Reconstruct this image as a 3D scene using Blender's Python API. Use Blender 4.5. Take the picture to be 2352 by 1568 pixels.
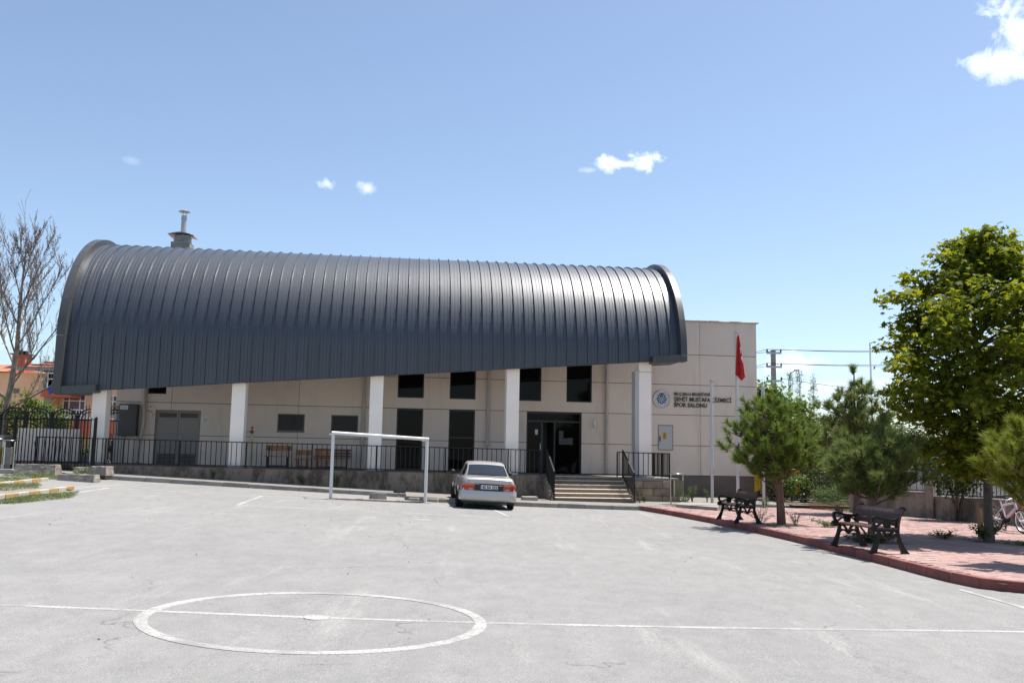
import bpy, bmesh, math, random
import numpy as np
from mathutils import Vector, Matrix
R = math.radians
SC = bpy.context.scene
for o in list(bpy.data.objects):
    bpy.data.objects.remove(o)
COL = SC.collection

# ------------------------------------------------------------------ camera
F_PX, PITCH, ROLL, EYE = 2098.0 / 2352.0, 0.12306, 0.01865, 1.6
cam_d = bpy.data.cameras.new('camera')
cam_d.sensor_width = 36.0
cam_d.lens = 36.0 * F_PX
cam_d.clip_start, cam_d.clip_end = 0.05, 9000
cam = bpy.data.objects.new('camera', cam_d)
COL.objects.link(cam)
fwd = Vector((0, math.cos(PITCH), math.sin(PITCH)))
down = Vector((0, math.sin(PITCH), -math.cos(PITCH)))
right0 = Vector((1, 0, 0))
c_, s_ = math.cos(ROLL), math.sin(ROLL)
cx = c_ * right0 - s_ * down
cy = -(s_ * right0 + c_ * down)
M = Matrix((cx, cy, -fwd)).transposed().to_4x4()
M.translation = (0, 0, EYE)
cam.matrix_world = M
SC.camera = cam

# ------------------------------------------------------------------ light
SUN_EL, SUN_AZ = R(69.0), R(27.0)          # azimuth measured from +X towards +Y
sun_dir = Vector((math.cos(SUN_EL) * math.cos(SUN_AZ), math.cos(SUN_EL) * math.sin(SUN_AZ), math.sin(SUN_EL)))
sd = bpy.data.lights.new('sun', 'SUN')
sd.energy, sd.angle, sd.color = 5.0, R(0.53), (1.0, 0.955, 0.89)
so = bpy.data.objects.new('sun', sd)
COL.objects.link(so)
so.rotation_euler = sun_dir.to_track_quat('Z', 'Y').to_euler()
so.location = (0, 0, 60)

W = bpy.data.worlds.new('World')
SC.world = W
W.use_nodes = True
wn, wl = W.node_tree.nodes, W.node_tree.links
wn.clear()
def wmath(op, a, b=None, c=None, clamp=False):
    n = wn.new('ShaderNodeMath'); n.operation = op; n.use_clamp = clamp
    for i, x in enumerate((a, b, c)):
        if x is None: continue
        if isinstance(x, (int, float)): n.inputs[i].default_value = x
        else: wl.new(x, n.inputs[i])
    return n.outputs[0]
def wdot(v, d):
    n = wn.new('ShaderNodeVectorMath'); n.operation = 'DOT_PRODUCT'
    wl.new(v, n.inputs[0]); n.inputs[1].default_value = d
    return n.outputs['Value']
sky = wn.new('ShaderNodeTexSky')
sky.sky_type = 'NISHITA'
sky.sun_disc = False
sky.sun_elevation = SUN_EL
sky.sun_rotation = math.pi / 2 - SUN_AZ
sky.altitude = 1000
sky.air_density, sky.dust_density, sky.ozone_density = 1.0, 1.9, 1.0
gen = wn.new('ShaderNodeTexCoord')
nz = wn.new('ShaderNodeTexNoise')
nz.inputs['Scale'].default_value = 30.0
nz.inputs['Detail'].default_value = 9.0
nz.inputs['Roughness'].default_value = 0.62
nz.inputs['Distortion'].default_value = 0.35
wl.new(gen.outputs['Generated'], nz.inputs['Vector'])
nfac = wmath('SUBTRACT', nz.outputs['Fac'], 0.5)
# small summer clouds: direction, half width, half height (radians), density
CLOUDS = [((0.1345, 0.9405, 0.3115), 0.019, 0.0125, 1.0), ((0.1160, 0.943, 0.3095), 0.033, 0.0060, 0.85), ((0.0985, 0.945, 0.3110), 0.017, 0.0095, 0.85), ((0.078, 0.947, 0.303), 0.014, 0.004, 0.3),
          ((-0.1984, 0.9389, 0.2814), 0.0125, 0.0078, 0.62), ((-0.1577, 0.9471, 0.2785), 0.0115, 0.0085, 0.55),
          ((-0.3823, 0.8795, 0.2834), 0.010, 0.006, 0.16), ((0.4620, 0.7951, 0.3944), 0.040, 0.026, 1.0),
          ((0.4540, 0.8085, 0.3730), 0.033, 0.021, 0.85), ((0.2940, 0.9492, 0.1010), 0.036, 0.0105, 0.42),
          ((0.3367, 0.9422, 0.0746), 0.050, 0.008, 0.3), ((-0.4975, 0.8653, 0.1100), 0.040, 0.022, 0.45),
          ((0.62, 0.74, 0.26), 0.07, 0.022, 0.8), ((-0.78, 0.58, 0.22), 0.09, 0.025, 0.7),
          ((0.3, -0.92, 0.25), 0.09, 0.03, 0.8), ((-0.5, -0.8, 0.33), 0.08, 0.028, 0.7), ((0.9, -0.3, 0.3), 0.08, 0.03, 0.7)]
total = None
for d, sx, sy, dens in CLOUDS:
    dv = Vector(d).normalized()
    rt = Vector((dv.y, -dv.x, 0)).normalized()
    up = rt.cross(dv)
    V = gen.outputs['Generated']
    a = wmath('MULTIPLY', wdot(V, rt), 1 / sx)
    b = wmath('MULTIPLY', wdot(V, up), 1 / sy)
    r2 = wmath('ADD', wmath('MULTIPLY', a, a), wmath('MULTIPLY', b, b))
    fr = wmath('GREATER_THAN', wdot(V, dv), 0.0)
    core = wmath('SUBTRACT', 1.0, wmath('SQRT', r2))
    core = wmath('ADD', core, wmath('MULTIPLY', nfac, 4.0))
    mk = wmath('MULTIPLY', core, 0.95, clamp=True)
    mk = wmath('MULTIPLY', wmath('MULTIPLY', mk, dens), fr)
    total = mk if total is None else wmath('MAXIMUM', total, mk)
mixc = wn.new('ShaderNodeMix'); mixc.data_type = 'RGBA'
wl.new(total, mixc.inputs['Factor'])
wl.new(sky.outputs[0], mixc.inputs[6])
mixc.inputs[7].default_value = (9.6, 9.8, 10.4, 1)
hs = wn.new('ShaderNodeHueSaturation')
hs.inputs['Saturation'].default_value = 0.92
tint = wn.new('ShaderNodeMix'); tint.data_type = 'RGBA'; tint.blend_type = 'MULTIPLY'
tint.inputs['Factor'].default_value = 1.0
tint.inputs[7].default_value = (1.0, 1.045, 1.06, 1)
wl.new(mixc.outputs[2], tint.inputs[6])
wl.new(tint.outputs[2], hs.inputs['Color'])
bg = wn.new('ShaderNodeBackground')
bg.inputs['Strength'].default_value = 0.102
wl.new(hs.outputs[0], bg.inputs['Color'])
wo = wn.new('ShaderNodeOutputWorld')
wl.new(bg.outputs[0], wo.inputs['Surface'])

vs = SC.view_settings
SC.display_settings.display_device = 'sRGB'
vs.view_transform, vs.look, vs.gamma, vs.use_curve_mapping = 'Standard', 'None', 1.0, False
vs.exposure = 0.8
SC.render.engine = 'CYCLES'
SC.cycles.max_bounces = 8
SC.cycles.transparent_max_bounces = 12
try:
    SC.cycles.use_denoising = True
except Exception:
    pass

# ------------------------------------------------------------------ helpers
def tag(o, label=None, cat=None, group=None, kind=None):
    if label: o['label'] = label
    if cat: o['category'] = cat
    if group: o['group'] = group
    if kind: o['kind'] = kind
    return o
def empty(name, loc=(0, 0, 0), rz=0.0):
    o = bpy.data.objects.new(name, None)
    o.empty_display_size = 0.2
    COL.objects.link(o)
    o.location = loc
    o.rotation_euler = (0, 0, rz)
    return o
def link(name, me, parent=None, loc=None, rz=0.0):
    o = bpy.data.objects.new(name, me)
    COL.objects.link(o)
    if parent is not None: o.parent = parent
    if loc is not None: o.location = loc
    if rz: o.rotation_euler = (0, 0, rz)
    return o
def bevel(o, w=0.006, seg=1):
    m = o.modifiers.new('bevel', 'BEVEL'); m.width = w; m.segments = seg; m.limit_method = 'ANGLE'
    return o

class MB:
    def __init__(s): s.v, s.f, s.m = [], [], []
    def add(s, vs, fs, mi=0):
        b = len(s.v)
        s.v += [tuple(p) for p in vs]
        s.f += [tuple(b + i for i in f) for f in fs]
        s.m += [mi] * len(fs)
        return s
    def box(s, x0, x1, y0, y1, z0, z1, mi=0):
        return s.add([(x0, y0, z0), (x1, y0, z0), (x1, y1, z0), (x0, y1, z0), (x0, y0, z1), (x1, y0, z1), (x1, y1, z1), (x0, y1, z1)],
                     [(0, 3, 2, 1), (4, 5, 6, 7), (0, 1, 5, 4), (1, 2, 6, 5), (2, 3, 7, 6), (3, 0, 4, 7)], mi)
    def hexa(s, p, mi=0):      # 8 corners, bottom ring then top ring
        return s.add(p, [(0, 3, 2, 1), (4, 5, 6, 7), (0, 1, 5, 4), (1, 2, 6, 5), (2, 3, 7, 6), (3, 0, 4, 7)], mi)
    def bar(s, a, b, w, h=None, up=(0, 0, 1), mi=0, w2=None):
        h = h or w
        a, b = Vector(a), Vector(b)
        d = (b - a).normalized()
        up = Vector(up)
        if abs(d.dot(up)) > 0.98: up = Vector((0, 1, 0))
        x = d.cross(up).normalized(); z = x.cross(d).normalized()
        k = (w2 / w) if w2 else 1.0
        def ring(p, k): return [p + x * i * w / 2 * k + z * j * h / 2 * k for i, j in ((-1, -1), (1, -1), (1, 1), (-1, 1))]
        return s.hexa(ring(a, 1) + ring(b, k), mi)
    def tube(s, pts, rad, n=8, cap=True, mi=0):
        pts = [Vector(p) for p in pts]
        if not hasattr(rad, '__len__'): rad = [rad] * len(pts)
        up = Vector((0, 0, 1)); rings = []; px = None
        for i, p in enumerate(pts):
            d = (pts[min(i + 1, len(pts) - 1)] - pts[max(i - 1, 0)])
            if d.length < 1e-9: d = Vector((0, 0, 1))
            d.normalize()
            if px is None:
                ref = up if abs(d.dot(up)) < 0.95 else Vector((1, 0, 0))
                px = d.cross(ref).normalized()
            else:
                px = (px - d * px.dot(d))
                if px.length < 1e-6: px = d.cross(up if abs(d.dot(up)) < 0.95 else Vector((1, 0, 0)))
                px.normalize()
            py = d.cross(px)
            rings.append([p + (px * math.cos(2 * math.pi * k / n) + py * math.sin(2 * math.pi * k / n)) * rad[i] for k in range(n)])
        vs = [q for r in rings for q in r]; fs = []
        for i in range(len(pts) - 1):
            for k in range(n):
                fs.append((i * n + k, i * n + (k + 1) % n, (i + 1) * n + (k + 1) % n, (i + 1) * n + k))
        if cap:
            fs.append(tuple(range(n - 1, -1, -1))); fs.append(tuple((len(pts) - 1) * n + k for k in range(n)))
        return s.add(vs, fs, mi)
    def prism(s, poly, y0, y1, mi=0):       # polygon in XZ, extruded along Y
        n = len(poly)
        vs = [(x, y0, z) for x, z in poly] + [(x, y1, z) for x, z in poly]
        fs = [tuple(range(n)), tuple(range(2 * n - 1, n - 1, -1))] + [(i, n + i, n + (i + 1) % n, (i + 1) % n) for i in range(n)]
        return s.add(vs, fs, mi)
    def slab(s, poly, z0, z1, mi=0):        # polygon in XY, extruded along Z
        n = len(poly)
        vs = [(x, y, z0) for x, y in poly] + [(x, y, z1) for x, y in poly]
        fs = [tuple(range(n - 1, -1, -1)), tuple(range(n, 2 * n))] + [(i, (i + 1) % n, n + (i + 1) % n, n + i) for i in range(n)]
        return s.add(vs, fs, mi)
    def grid(s, rows, mi=0, closed=False):
        n = len(rows[0]); vs = [p for r in rows for p in r]; fs = []
        for i in range(len(rows) - 1):
            for k in range(n if closed else n - 1):
                fs.append((i * n + k, i * n + (k + 1) % n, (i + 1) * n + (k + 1) % n, (i + 1) * n + k))
        return s.add(vs, fs, mi)
    def lathe(s, prof, n=16, c=(0, 0, 0), axis='z', mi=0):
        rows = []
        for r, h in prof:
            row = []
            for k in range(n):
                a = 2 * math.pi * k / n
                x, y = r * math.cos(a), r * math.sin(a)
                p = {'z': (x, y, h), 'x': (h, x, y), 'y': (x, h, y)}[axis]
                row.append((c[0] + p[0], c[1] + p[1], c[2] + p[2]))
            rows.append(row)
        s.grid(rows, mi, closed=True)
        return s
    def mesh(s, name, mat, smooth=False, ang=35):
        me = bpy.data.meshes.new(name)
        me.from_pydata(s.v, [], s.f)
        for m in (mat if isinstance(mat, (list, tuple)) else [mat]): me.materials.append(m)
        if any(s.m): me.polygons.foreach_set('material_index', s.m)
        if smooth:
            me.polygons.foreach_set('use_smooth', [True] * len(s.f))
            me.set_sharp_from_angle(angle=R(ang))
        me.update()
        return me
    def build(s, name, mat, parent=None, loc=None, rz=0.0, smooth=False, ang=35):
        return link(name, s.mesh(name, mat, smooth, ang), parent, loc, rz)

def fast_mesh(name, verts, faces, mat, nper):
    """verts (N,3), faces (M,nper) numpy"""
    me = bpy.data.meshes.new(name)
    me.vertices.add(len(verts)); me.vertices.foreach_set('co', np.asarray(verts, np.float32).ravel())
    me.loops.add(faces.size); me.loops.foreach_set('vertex_index', faces.astype(np.int32).ravel())
    me.polygons.add(len(faces))
    me.polygons.foreach_set('loop_start', np.arange(0, faces.size, nper, dtype=np.int32))
    me.polygons.foreach_set('loop_total', np.full(len(faces), nper, np.int32))
    me.materials.append(mat)
    me.update(calc_edges=True)
    return me
def text_mesh(body, size, mat, name='lettering', extrude=0.0, align='LEFT', spacing=1.0, bold=0.0):
    cu = bpy.data.curves.new('txt', 'FONT')
    cu.body = body; cu.size = size; cu.extrude = extrude; cu.align_x = align; cu.space_character = spacing
    cu.offset = bold
    cu.resolution_u = 3
    o = bpy.data.objects.new('txt', cu); COL.objects.link(o)
    bpy.context.view_layer.update()
    me = bpy.data.meshes.new_from_object(o.evaluated_get(bpy.context.evaluated_depsgraph_get()))
    bpy.data.objects.remove(o); bpy.data.curves.remove(cu)
    me.name = name
    me.materials.clear(); me.materials.append(mat)
    return me

# ------------------------------------------------------------------ materials
def new_mat(name):
    m = bpy.data.materials.new(name); m.use_nodes = True
    nt = m.node_tree
    return m, nt, nt.nodes, nt.links, nt.nodes['Principled BSDF']
def setin(n, k, v):
    if k in n.inputs: n.inputs[k].default_value = v
def noise(nt, scale, detail=4, rough=0.55, stretch=None, coord='Object'):
    tc = nt.nodes.new('ShaderNodeTexCoord')
    n = nt.nodes.new('ShaderNodeTexNoise')
    n.inputs['Scale'].default_value = scale; n.inputs['Detail'].default_value = detail; n.inputs['Roughness'].default_value = rough
    src = nt.nodes.new('ShaderNodeNewGeometry').outputs['Position'] if coord == 'World' else tc.outputs[coord]
    if stretch:
        mp = nt.nodes.new('ShaderNodeMapping'); mp.inputs['Scale'].default_value = stretch
        nt.links.new(src, mp.inputs['Vector']); src = mp.outputs[0]
    nt.links.new(src, n.inputs['Vector'])
    return n.outputs['Fac']
def ramp(nt, fac, stops):
    r = nt.nodes.new('ShaderNodeValToRGB'); e = r.color_ramp.elements
    while len(e) < len(stops): e.new(0.5)
    for el, (p, c) in zip(e, stops):
        el.position = p
        el.color = (c, c, c, 1) if isinstance(c, (int, float)) else (*c[:3], 1)
    nt.links.new(fac, r.inputs['Fac'])
    return r.outputs['Color']
def mixcol(nt, fac, a, b, mode='MIX'):
    m = nt.nodes.new('ShaderNodeMix'); m.data_type = 'RGBA'; m.blend_type = mode
    for sock, x in ((m.inputs['Factor'], fac), (m.inputs[6], a), (m.inputs[7], b)):
        if isinstance(x, (int, float)): sock.default_value = x
        elif isinstance(x, (tuple, list)): sock.default_value = (*x[:3], 1)
        else: nt.links.new(x, sock)
    return m.outputs[2]
def bump(nt, bsdf, h, strength=0.3, dist=0.02):
    b = nt.nodes.new('ShaderNodeBump'); b.inputs['Strength'].default_value = strength; b.inputs['Distance'].default_value = dist
    nt.links.new(h, b.inputs['Height']); nt.links.new(b.outputs[0], bsdf.inputs['Normal'])
def sc(c, k): return tuple(min(1, x * k) for x in c)
def mat(name, base, rough=0.6, metal=0.0, var=0.15, vscale=3.0, fine=0.06, fscale=60.0, bmp=0.0, bscale=80.0, coord='Object', stretch=None, spec=None, dirt=None, coat=0.0, orand=0.0):
    m, nt, N, L, b = new_mat(name)
    col = ramp(nt, noise(nt, vscale, 5, 0.6, stretch, coord), [(0.3, sc(base, 1 - var)), (0.7, sc(base, 1 + var))])
    if fine:
        col = mixcol(nt, 1.0, col, ramp(nt, noise(nt, fscale, 3, 0.6, None, coord), [(0.3, 1 - fine), (0.7, 1.0)]), 'MULTIPLY')
    if dirt:      # (colour, scale, threshold, stretch)
        dc, ds, th, st = dirt
        fac = ramp(nt, noise(nt, ds, 6, 0.65, st, coord), [(th, 0.0), (min(1, th + 0.18), 0.8)])
        col = mixcol(nt, fac, col, dc)
    if orand:
        oi = N.new('ShaderNodeObjectInfo')
        col = mixcol(nt, 1.0, col, ramp(nt, oi.outputs['Random'], [(0.0, 1 - orand), (1.0, 1 + orand)]), 'MULTIPLY')
    L.new(col, b.inputs['Base Color'])
    b.inputs['Roughness'].default_value = rough
    b.inputs['Metallic'].default_value = metal
    if spec is not None: setin(b, 'Specular IOR Level', spec)
    if coat: setin(b, 'Coat Weight', coat); setin(b, 'Coat Roughness', 0.08)
    if bmp: bump(nt, b, noise(nt, bscale, 4, 0.6, None, coord), bmp, 0.01)
    return m
def leaf_mat(name, c1, c2, trans=0.45, rough=0.5, tcol=None):
    m, nt, N, L, b = new_mat(name)
    g = N.new('ShaderNodeNewGeometry')
    col = ramp(nt, g.outputs['Random Per Island'], [(0.0, c1), (1.0, c2)])
    L.new(col, b.inputs['Base Color'])
    b.inputs['Roughness'].default_value = rough
    setin(b, 'Specular IOR Level', 0.2)
    t = N.new('ShaderNodeBsdfTranslucent')
    if tcol:
        tc = mixcol(nt, 1.0, col, tcol, 'MULTIPLY')
    else: tc = col
    L.new(tc, t.inputs['Color'])
    mx = N.new('ShaderNodeMixShader'); mx.inputs[0].default_value = trans
    L.new(b.outputs[0], mx.inputs[1]); L.new(t.outputs[0], mx.inputs[2])
    L.new(mx.outputs[0], N['Material Output'].inputs['Surface'])
    return m

def asphalt_mat():
    m, nt, N, L, b = new_mat('asphalt')
    big = ramp(nt, noise(nt, 0.35, 6, 0.6, None, 'World'), [(0.3, (0.213, 0.209, 0.202)), (0.7, (0.242, 0.237, 0.229))])
    mid = ramp(nt, noise(nt, 3.4, 8, 0.78, (1.0, 0.55, 1.0), 'World'), [(0.3, 0.84), (0.55, 1.0), (0.75, 1.10)])
    col = mixcol(nt, 1.0, big, mid, 'MULTIPLY')
    # pale scuffed trails running towards the building
    tr = ramp(nt, noise(nt, 0.95, 7, 0.75, (1.5, 0.20, 1.0), 'World'), [(0.56, 0.0), (0.66, 0.75)])
    tr = mixcol(nt, 1.0, tr, ramp(nt, noise(nt, 30, 4, 0.8, None, 'World'), [(0.42, 0.0), (0.6, 1.0)]), 'MULTIPLY')
    col = mixcol(nt, tr, col, (0.36, 0.35, 0.33))
    # old stains, hairline cracks
    sn = ramp(nt, noise(nt, 1.7, 5, 0.6, None, 'World'), [(0.66, 0.0), (0.74, 0.42)])
    col = mixcol(nt, sn, col, (0.15, 0.145, 0.14))
    geo = N.new('ShaderNodeNewGeometry')
    wob = N.new('ShaderNodeTexNoise'); wob.inputs['Scale'].default_value = 1.6; wob.inputs['Detail'].default_value = 5
    L.new(geo.outputs['Position'], wob.inputs['Vector'])
    wv = N.new('ShaderNodeVectorMath'); wv.operation = 'MULTIPLY_ADD'; wv.inputs[1].default_value = (1.1, 1.1, 0)
    L.new(wob.outputs['Color'], wv.inputs[0]); L.new(geo.outputs['Position'], wv.inputs[2])
    vo = N.new('ShaderNodeTexVoronoi'); vo.feature = 'DISTANCE_TO_EDGE'; vo.inputs['Scale'].default_value = 0.22
    L.new(wv.outputs[0], vo.inputs['Vector'])
    ck = ramp(nt, vo.outputs['Distance'], [(0.0, 0.6), (0.0035, 0.0)])
    ck = mixcol(nt, 1.0, ck, ramp(nt, noise(nt, 0.8, 4, 0.6, None, 'World'), [(0.5, 0.0), (0.6, 1.0)]), 'MULTIPLY')
    col = mixcol(nt, ck, col, (0.07, 0.068, 0.064))
    gr = ramp(nt, noise(nt, 95, 3, 0.75, None, 'World'), [(0.25, 0.45), (0.5, 1.0), (0.75, 1.55)])
    col = mixcol(nt, 1.0, col, gr, 'MULTIPLY')
    sp = ramp(nt, noise(nt, 26, 3, 0.8, None, 'World'), [(0.22, 0.55), (0.34, 1.0)])
    col = mixcol(nt, 0.7, col, mixcol(nt, 1.0, col, sp, 'MULTIPLY'))
    L.new(col, b.inputs['Base Color'])
    b.inputs['Roughness'].default_value = 0.92
    setin(b, 'Specular IOR Level', 0.25)
    bump(nt, b, noise(nt, 110, 4, 0.7, None, 'World'), 0.55, 0.012)
    return m
def paint_mat():
    m, nt, N, L, b = new_mat('road_paint')
    w = ramp(nt, noise(nt, 38, 5, 0.75, None, 'World'), [(0.40, 0.0), (0.54, 1.0)])
    w2 = ramp(nt, noise(nt, 1.3, 4, 0.6, None, 'World'), [(0.35, 0.12), (0.58, 1.0)])
    fac = mixcol(nt, 1.0, w, w2, 'MULTIPLY')
    col = mixcol(nt, fac, (0.20, 0.197, 0.19), (0.42, 0.413, 0.39))
    L.new(col, b.inputs['Base Color']); b.inputs['Roughness'].default_value = 0.85
    bump(nt, b, noise(nt, 110, 4, 0.7, None, 'World'), 0.4, 0.01)
    return m
def streak_mat(name, base, stain, k=0.5, bs=70):
    """concrete or plaster with run-off streaks"""
    m, nt, N, L, b = new_mat(name)
    col = ramp(nt, noise(nt, 1.1, 6, 0.65), [(0.3, sc(base, 0.8)), (0.7, sc(base, 1.12))])
    st = ramp(nt, noise(nt, 1.6, 7, 0.72, (1.6, 1.6, 0.7)), [(0.44, 0.0), (0.58, k)])
    col = mixcol(nt, st, col, stain)
    ef = ramp(nt, noise(nt, 2.7, 6, 0.7, (1.2, 1.2, 0.8)), [(0.58, 0.0), (0.70, 0.55)])
    col = mixcol(nt, ef, col, sc(base, 1.45))
    col = mixcol(nt, 1.0, col, ramp(nt, noise(nt, 45, 4, 0.7), [(0.25, 0.82), (0.7, 1.06)]), 'MULTIPLY')
    L.new(col, b.inputs['Base Color']); b.inputs['Roughness'].default_value = 0.9
    bump(nt, b, noise(nt, bs, 5, 0.7), 0.35, 0.012)
    return m
MT = {}
MT['asphalt'] = asphalt_mat()
MT['paint'] = paint_mat()
MT['concrete'] = streak_mat('concrete', (0.33, 0.265, 0.20), (0.11, 0.082, 0.060), 0.8)
MT['concrete_light'] = mat('concrete_light', (0.27, 0.25, 0.225), 0.9, var=0.16, vscale=4, fine=0.22, fscale=90, bmp=0.3)
MT['kerb'] = mat('kerbstone', (0.275, 0.255, 0.23), 0.92, orand=0.14, var=0.2, vscale=3, fine=0.25, fscale=70, bmp=0.35, dirt=((0.16, 0.13, 0.105), 2.5, 0.58, None))
MT['red_kerb'] = mat('red_kerbstone', (0.20, 0.066, 0.056), 0.85, orand=0.2, var=0.22, vscale=2.2, fine=0.16, fscale=60, bmp=0.25, coord='World', dirt=((0.34, 0.22, 0.19), 2.5, 0.62, None))
MT['paver'] = mat('red_paver', (0.36, 0.23, 0.207), 0.92, orand=0.08, var=0.14, vscale=1.6, fine=0.22, fscale=55, bmp=0.3, coord='World', dirt=((0.43, 0.34, 0.31), 1.1, 0.55, None))
MT['sand'] = mat('joint_sand', (0.12, 0.082, 0.068), 0.95, var=0.2, vscale=6, coord='World')
MT['sidewalk'] = mat('sidewalk_screed', (0.225, 0.208, 0.185), 0.92, var=0.16, vscale=1.4, fine=0.3, fscale=75, bmp=0.4, coord='World')
MT['step'] = mat('exposed_aggregate', (0.25, 0.185, 0.12), 0.85, var=0.2, vscale=5, fine=0.5, fscale=120, bmp=0.5, coord='World')
MT['tread'] = mat('tread_sunlit_tone', (0.60, 0.55, 0.48), 0.85, var=0.1, vscale=7, coord='World')  # pale tread colour stands in for sunlight on the steps
MT['block'] = mat('concrete_block', (0.33, 0.25, 0.18), 0.92, orand=0.15, var=0.3, vscale=3.2, fine=0.2, fscale=60, bmp=0.35, dirt=((0.14, 0.105, 0.085), 1.8, 0.5, None), coord='World')
MT['wall'] = mat('beige_cladding', (0.72, 0.605, 0.51), 0.85, orand=0.035, var=0.045, vscale=0.8, fine=0.07, fscale=220, bmp=0.12, bscale=260, coord='World', dirt=((0.58, 0.465, 0.37), 0.9, 0.54, (2.2, 2.2, 0.35)))
MT['joint'] = mat('joint_dark', (0.13, 0.11, 0.10), 0.9, var=0.1)
MT['plinth'] = mat('plinth_render', (0.165, 0.132, 0.115), 0.9, var=0.1, vscale=1.5, fine=0.12, bmp=0.2, coord='World', dirt=((0.2, 0.17, 0.15), 1.2, 0.62, (1, 1, 0.4)))
MT['white'] = mat('white_render', (0.93, 0.84, 0.745), 0.85, var=0.04, vscale=1.5, fine=0.06, fscale=90, bmp=0.12, coord='World', dirt=((0.66, 0.58, 0.49), 1.3, 0.66, (2.5, 2.5, 0.35)))
MT['coping'] = mat('coping', (0.52, 0.46, 0.41), 0.9, var=0.2, vscale=6, bmp=0.3)
MT['glass'] = mat('dark_glass', (0.003, 0.003, 0.003), 0.04, var=0.2, vscale=1, fine=0, spec=0.12)
MT['frame'] = mat('dark_frame', (0.012, 0.012, 0.013), 0.35, var=0.1)
MT['steel_door'] = mat('grey_steel_door', (0.25, 0.225, 0.20), 0.5, var=0.06, vscale=2, fine=0.05, coord='World')
MT['louvre'] = mat('louvre_grey', (0.115, 0.108, 0.10), 0.5, var=0.12, vscale=5)
MT['louvre_dark'] = mat('louvre_gap', (0.012, 0.011, 0.011), 0.9, var=0.05)
MT['pipe'] = mat('pvc_pipe', (0.44, 0.385, 0.335), 0.45, var=0.08, vscale=3, dirt=((0.22, 0.19, 0.16), 2, 0.6, (1, 1, 0.4)), coord='World')
MT['cabinet'] = mat('dark_cabinet', (0.055, 0.052, 0.050), 0.4, var=0.1, vscale=2)
MT['panel_grey'] = mat('pale_grey_panel', (0.47, 0.465, 0.46), 0.4, var=0.04, vscale=2)
MT['iron'] = mat('black_iron', (0.006, 0.006, 0.006), 0.45, var=0.25, vscale=6, fine=0.1, spec=0.3)
MT['iron_brown'] = mat('brown_iron', (0.035, 0.018, 0.014), 0.5, var=0.25, vscale=6)
MT['chrome'] = mat('stainless', (0.55, 0.53, 0.50), 0.28, metal=1.0, var=0.08, vscale=5)
MT['galv'] = mat('galvanised', (0.42, 0.41, 0.40), 0.42, metal=0.75, var=0.1, vscale=5)
MT['pole_paint'] = mat('flagpole_silver', (0.50, 0.49, 0.49), 0.4, metal=0.35, var=0.06, vscale=3)
MT['goal'] = mat('chipped_white_paint', (0.66, 0.65, 0.64), 0.55, var=0.05, vscale=4, fine=0.06, coord='World', dirt=((0.17, 0.075, 0.045), 9, 0.70, None))
MT['rust'] = mat('rusty_white_bar', (0.42, 0.36, 0.32), 0.8, var=0.2, vscale=8, coord='World', dirt=((0.10, 0.035, 0.022), 4, 0.46, None))
MT['orange'] = mat('orange_render', (0.82, 0.47, 0.26), 0.9, var=0.09, vscale=0.7, bmp=0.15, coord='World', dirt=((0.62, 0.42, 0.27), 0.5, 0.6, (1, 1, 0.3)))
MT['redwall'] = mat('red_render', (0.48, 0.11, 0.06), 0.9, var=0.1, vscale=1.0, coord='World')
MT['tile'] = mat('roof_tile', (0.40, 0.17, 0.10), 0.85, var=0.35, vscale=2.2, fine=0.3, fscale=14, coord='World')
MT['white_frame'] = mat('white_pvc', (0.72, 0.71, 0.69), 0.5, var=0.05)
MT['curtain'] = mat('curtained_pane', (0.13, 0.035, 0.042), 0.25, var=0.3, vscale=3)
MT['bark_pine'] = mat('pine_bark', (0.17, 0.105, 0.075), 0.95, var=0.35, vscale=9, fine=0.35, fscale=40, bmp=0.9, bscale=35, stretch=(1, 1, 0.3), coord='World')
MT['bark'] = mat('grey_bark', (0.125, 0.105, 0.088), 0.95, var=0.35, vscale=6, fine=0.25, fscale=40, bmp=0.8, bscale=30, stretch=(1, 1, 0.4), coord='World')
MT['bark_pale'] = mat('pale_bark', (0.25, 0.205, 0.165), 0.9, var=0.35, vscale=5, fine=0.2, coord='World')
MT['stone'] = mat('broken_concrete', (0.30, 0.27, 0.235), 0.95, var=0.2, vscale=6, bmp=0.5, bscale=30)
MT['wood'] = mat('varnished_wood', (0.36, 0.165, 0.045), 0.5, var=0.2, vscale=3, stretch=(1, 8, 8))
MT['wood_dark'] = mat('dark_wood', (0.16, 0.062, 0.03), 0.5, var=0.2, vscale=3, stretch=(1, 8, 8))
MT['stake'] = mat('raw_timber', (0.42, 0.25, 0.115), 0.8, var=0.2, vscale=3, stretch=(8, 8, 1))
MT['slat'] = mat('brown_bench_plank', (0.062, 0.034, 0.027), 0.42, var=0.2, vscale=3, stretch=(6, 1, 6), fine=0.1)
MT['red_steel'] = mat('red_steel', (0.25, 0.02, 0.018), 0.45)
MT['yellow'] = mat('yellow_paint', (0.62, 0.36, 0.02), 0.5, var=0.08)
MT['kerb_white'] = mat('painted_kerb_white', (0.44, 0.39, 0.32), 0.85, var=0.1, vscale=4, fine=0.15, bmp=0.3, coord='World', dirt=((0.25, 0.215, 0.175), 4, 0.55, None))
MT['kerb_yellow'] = mat('painted_kerb_yellow', (0.40, 0.25, 0.085), 0.85, var=0.12, vscale=4, fine=0.15, bmp=0.3, coord='World', dirt=((0.22, 0.18, 0.13), 4, 0.5, None))
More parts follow.
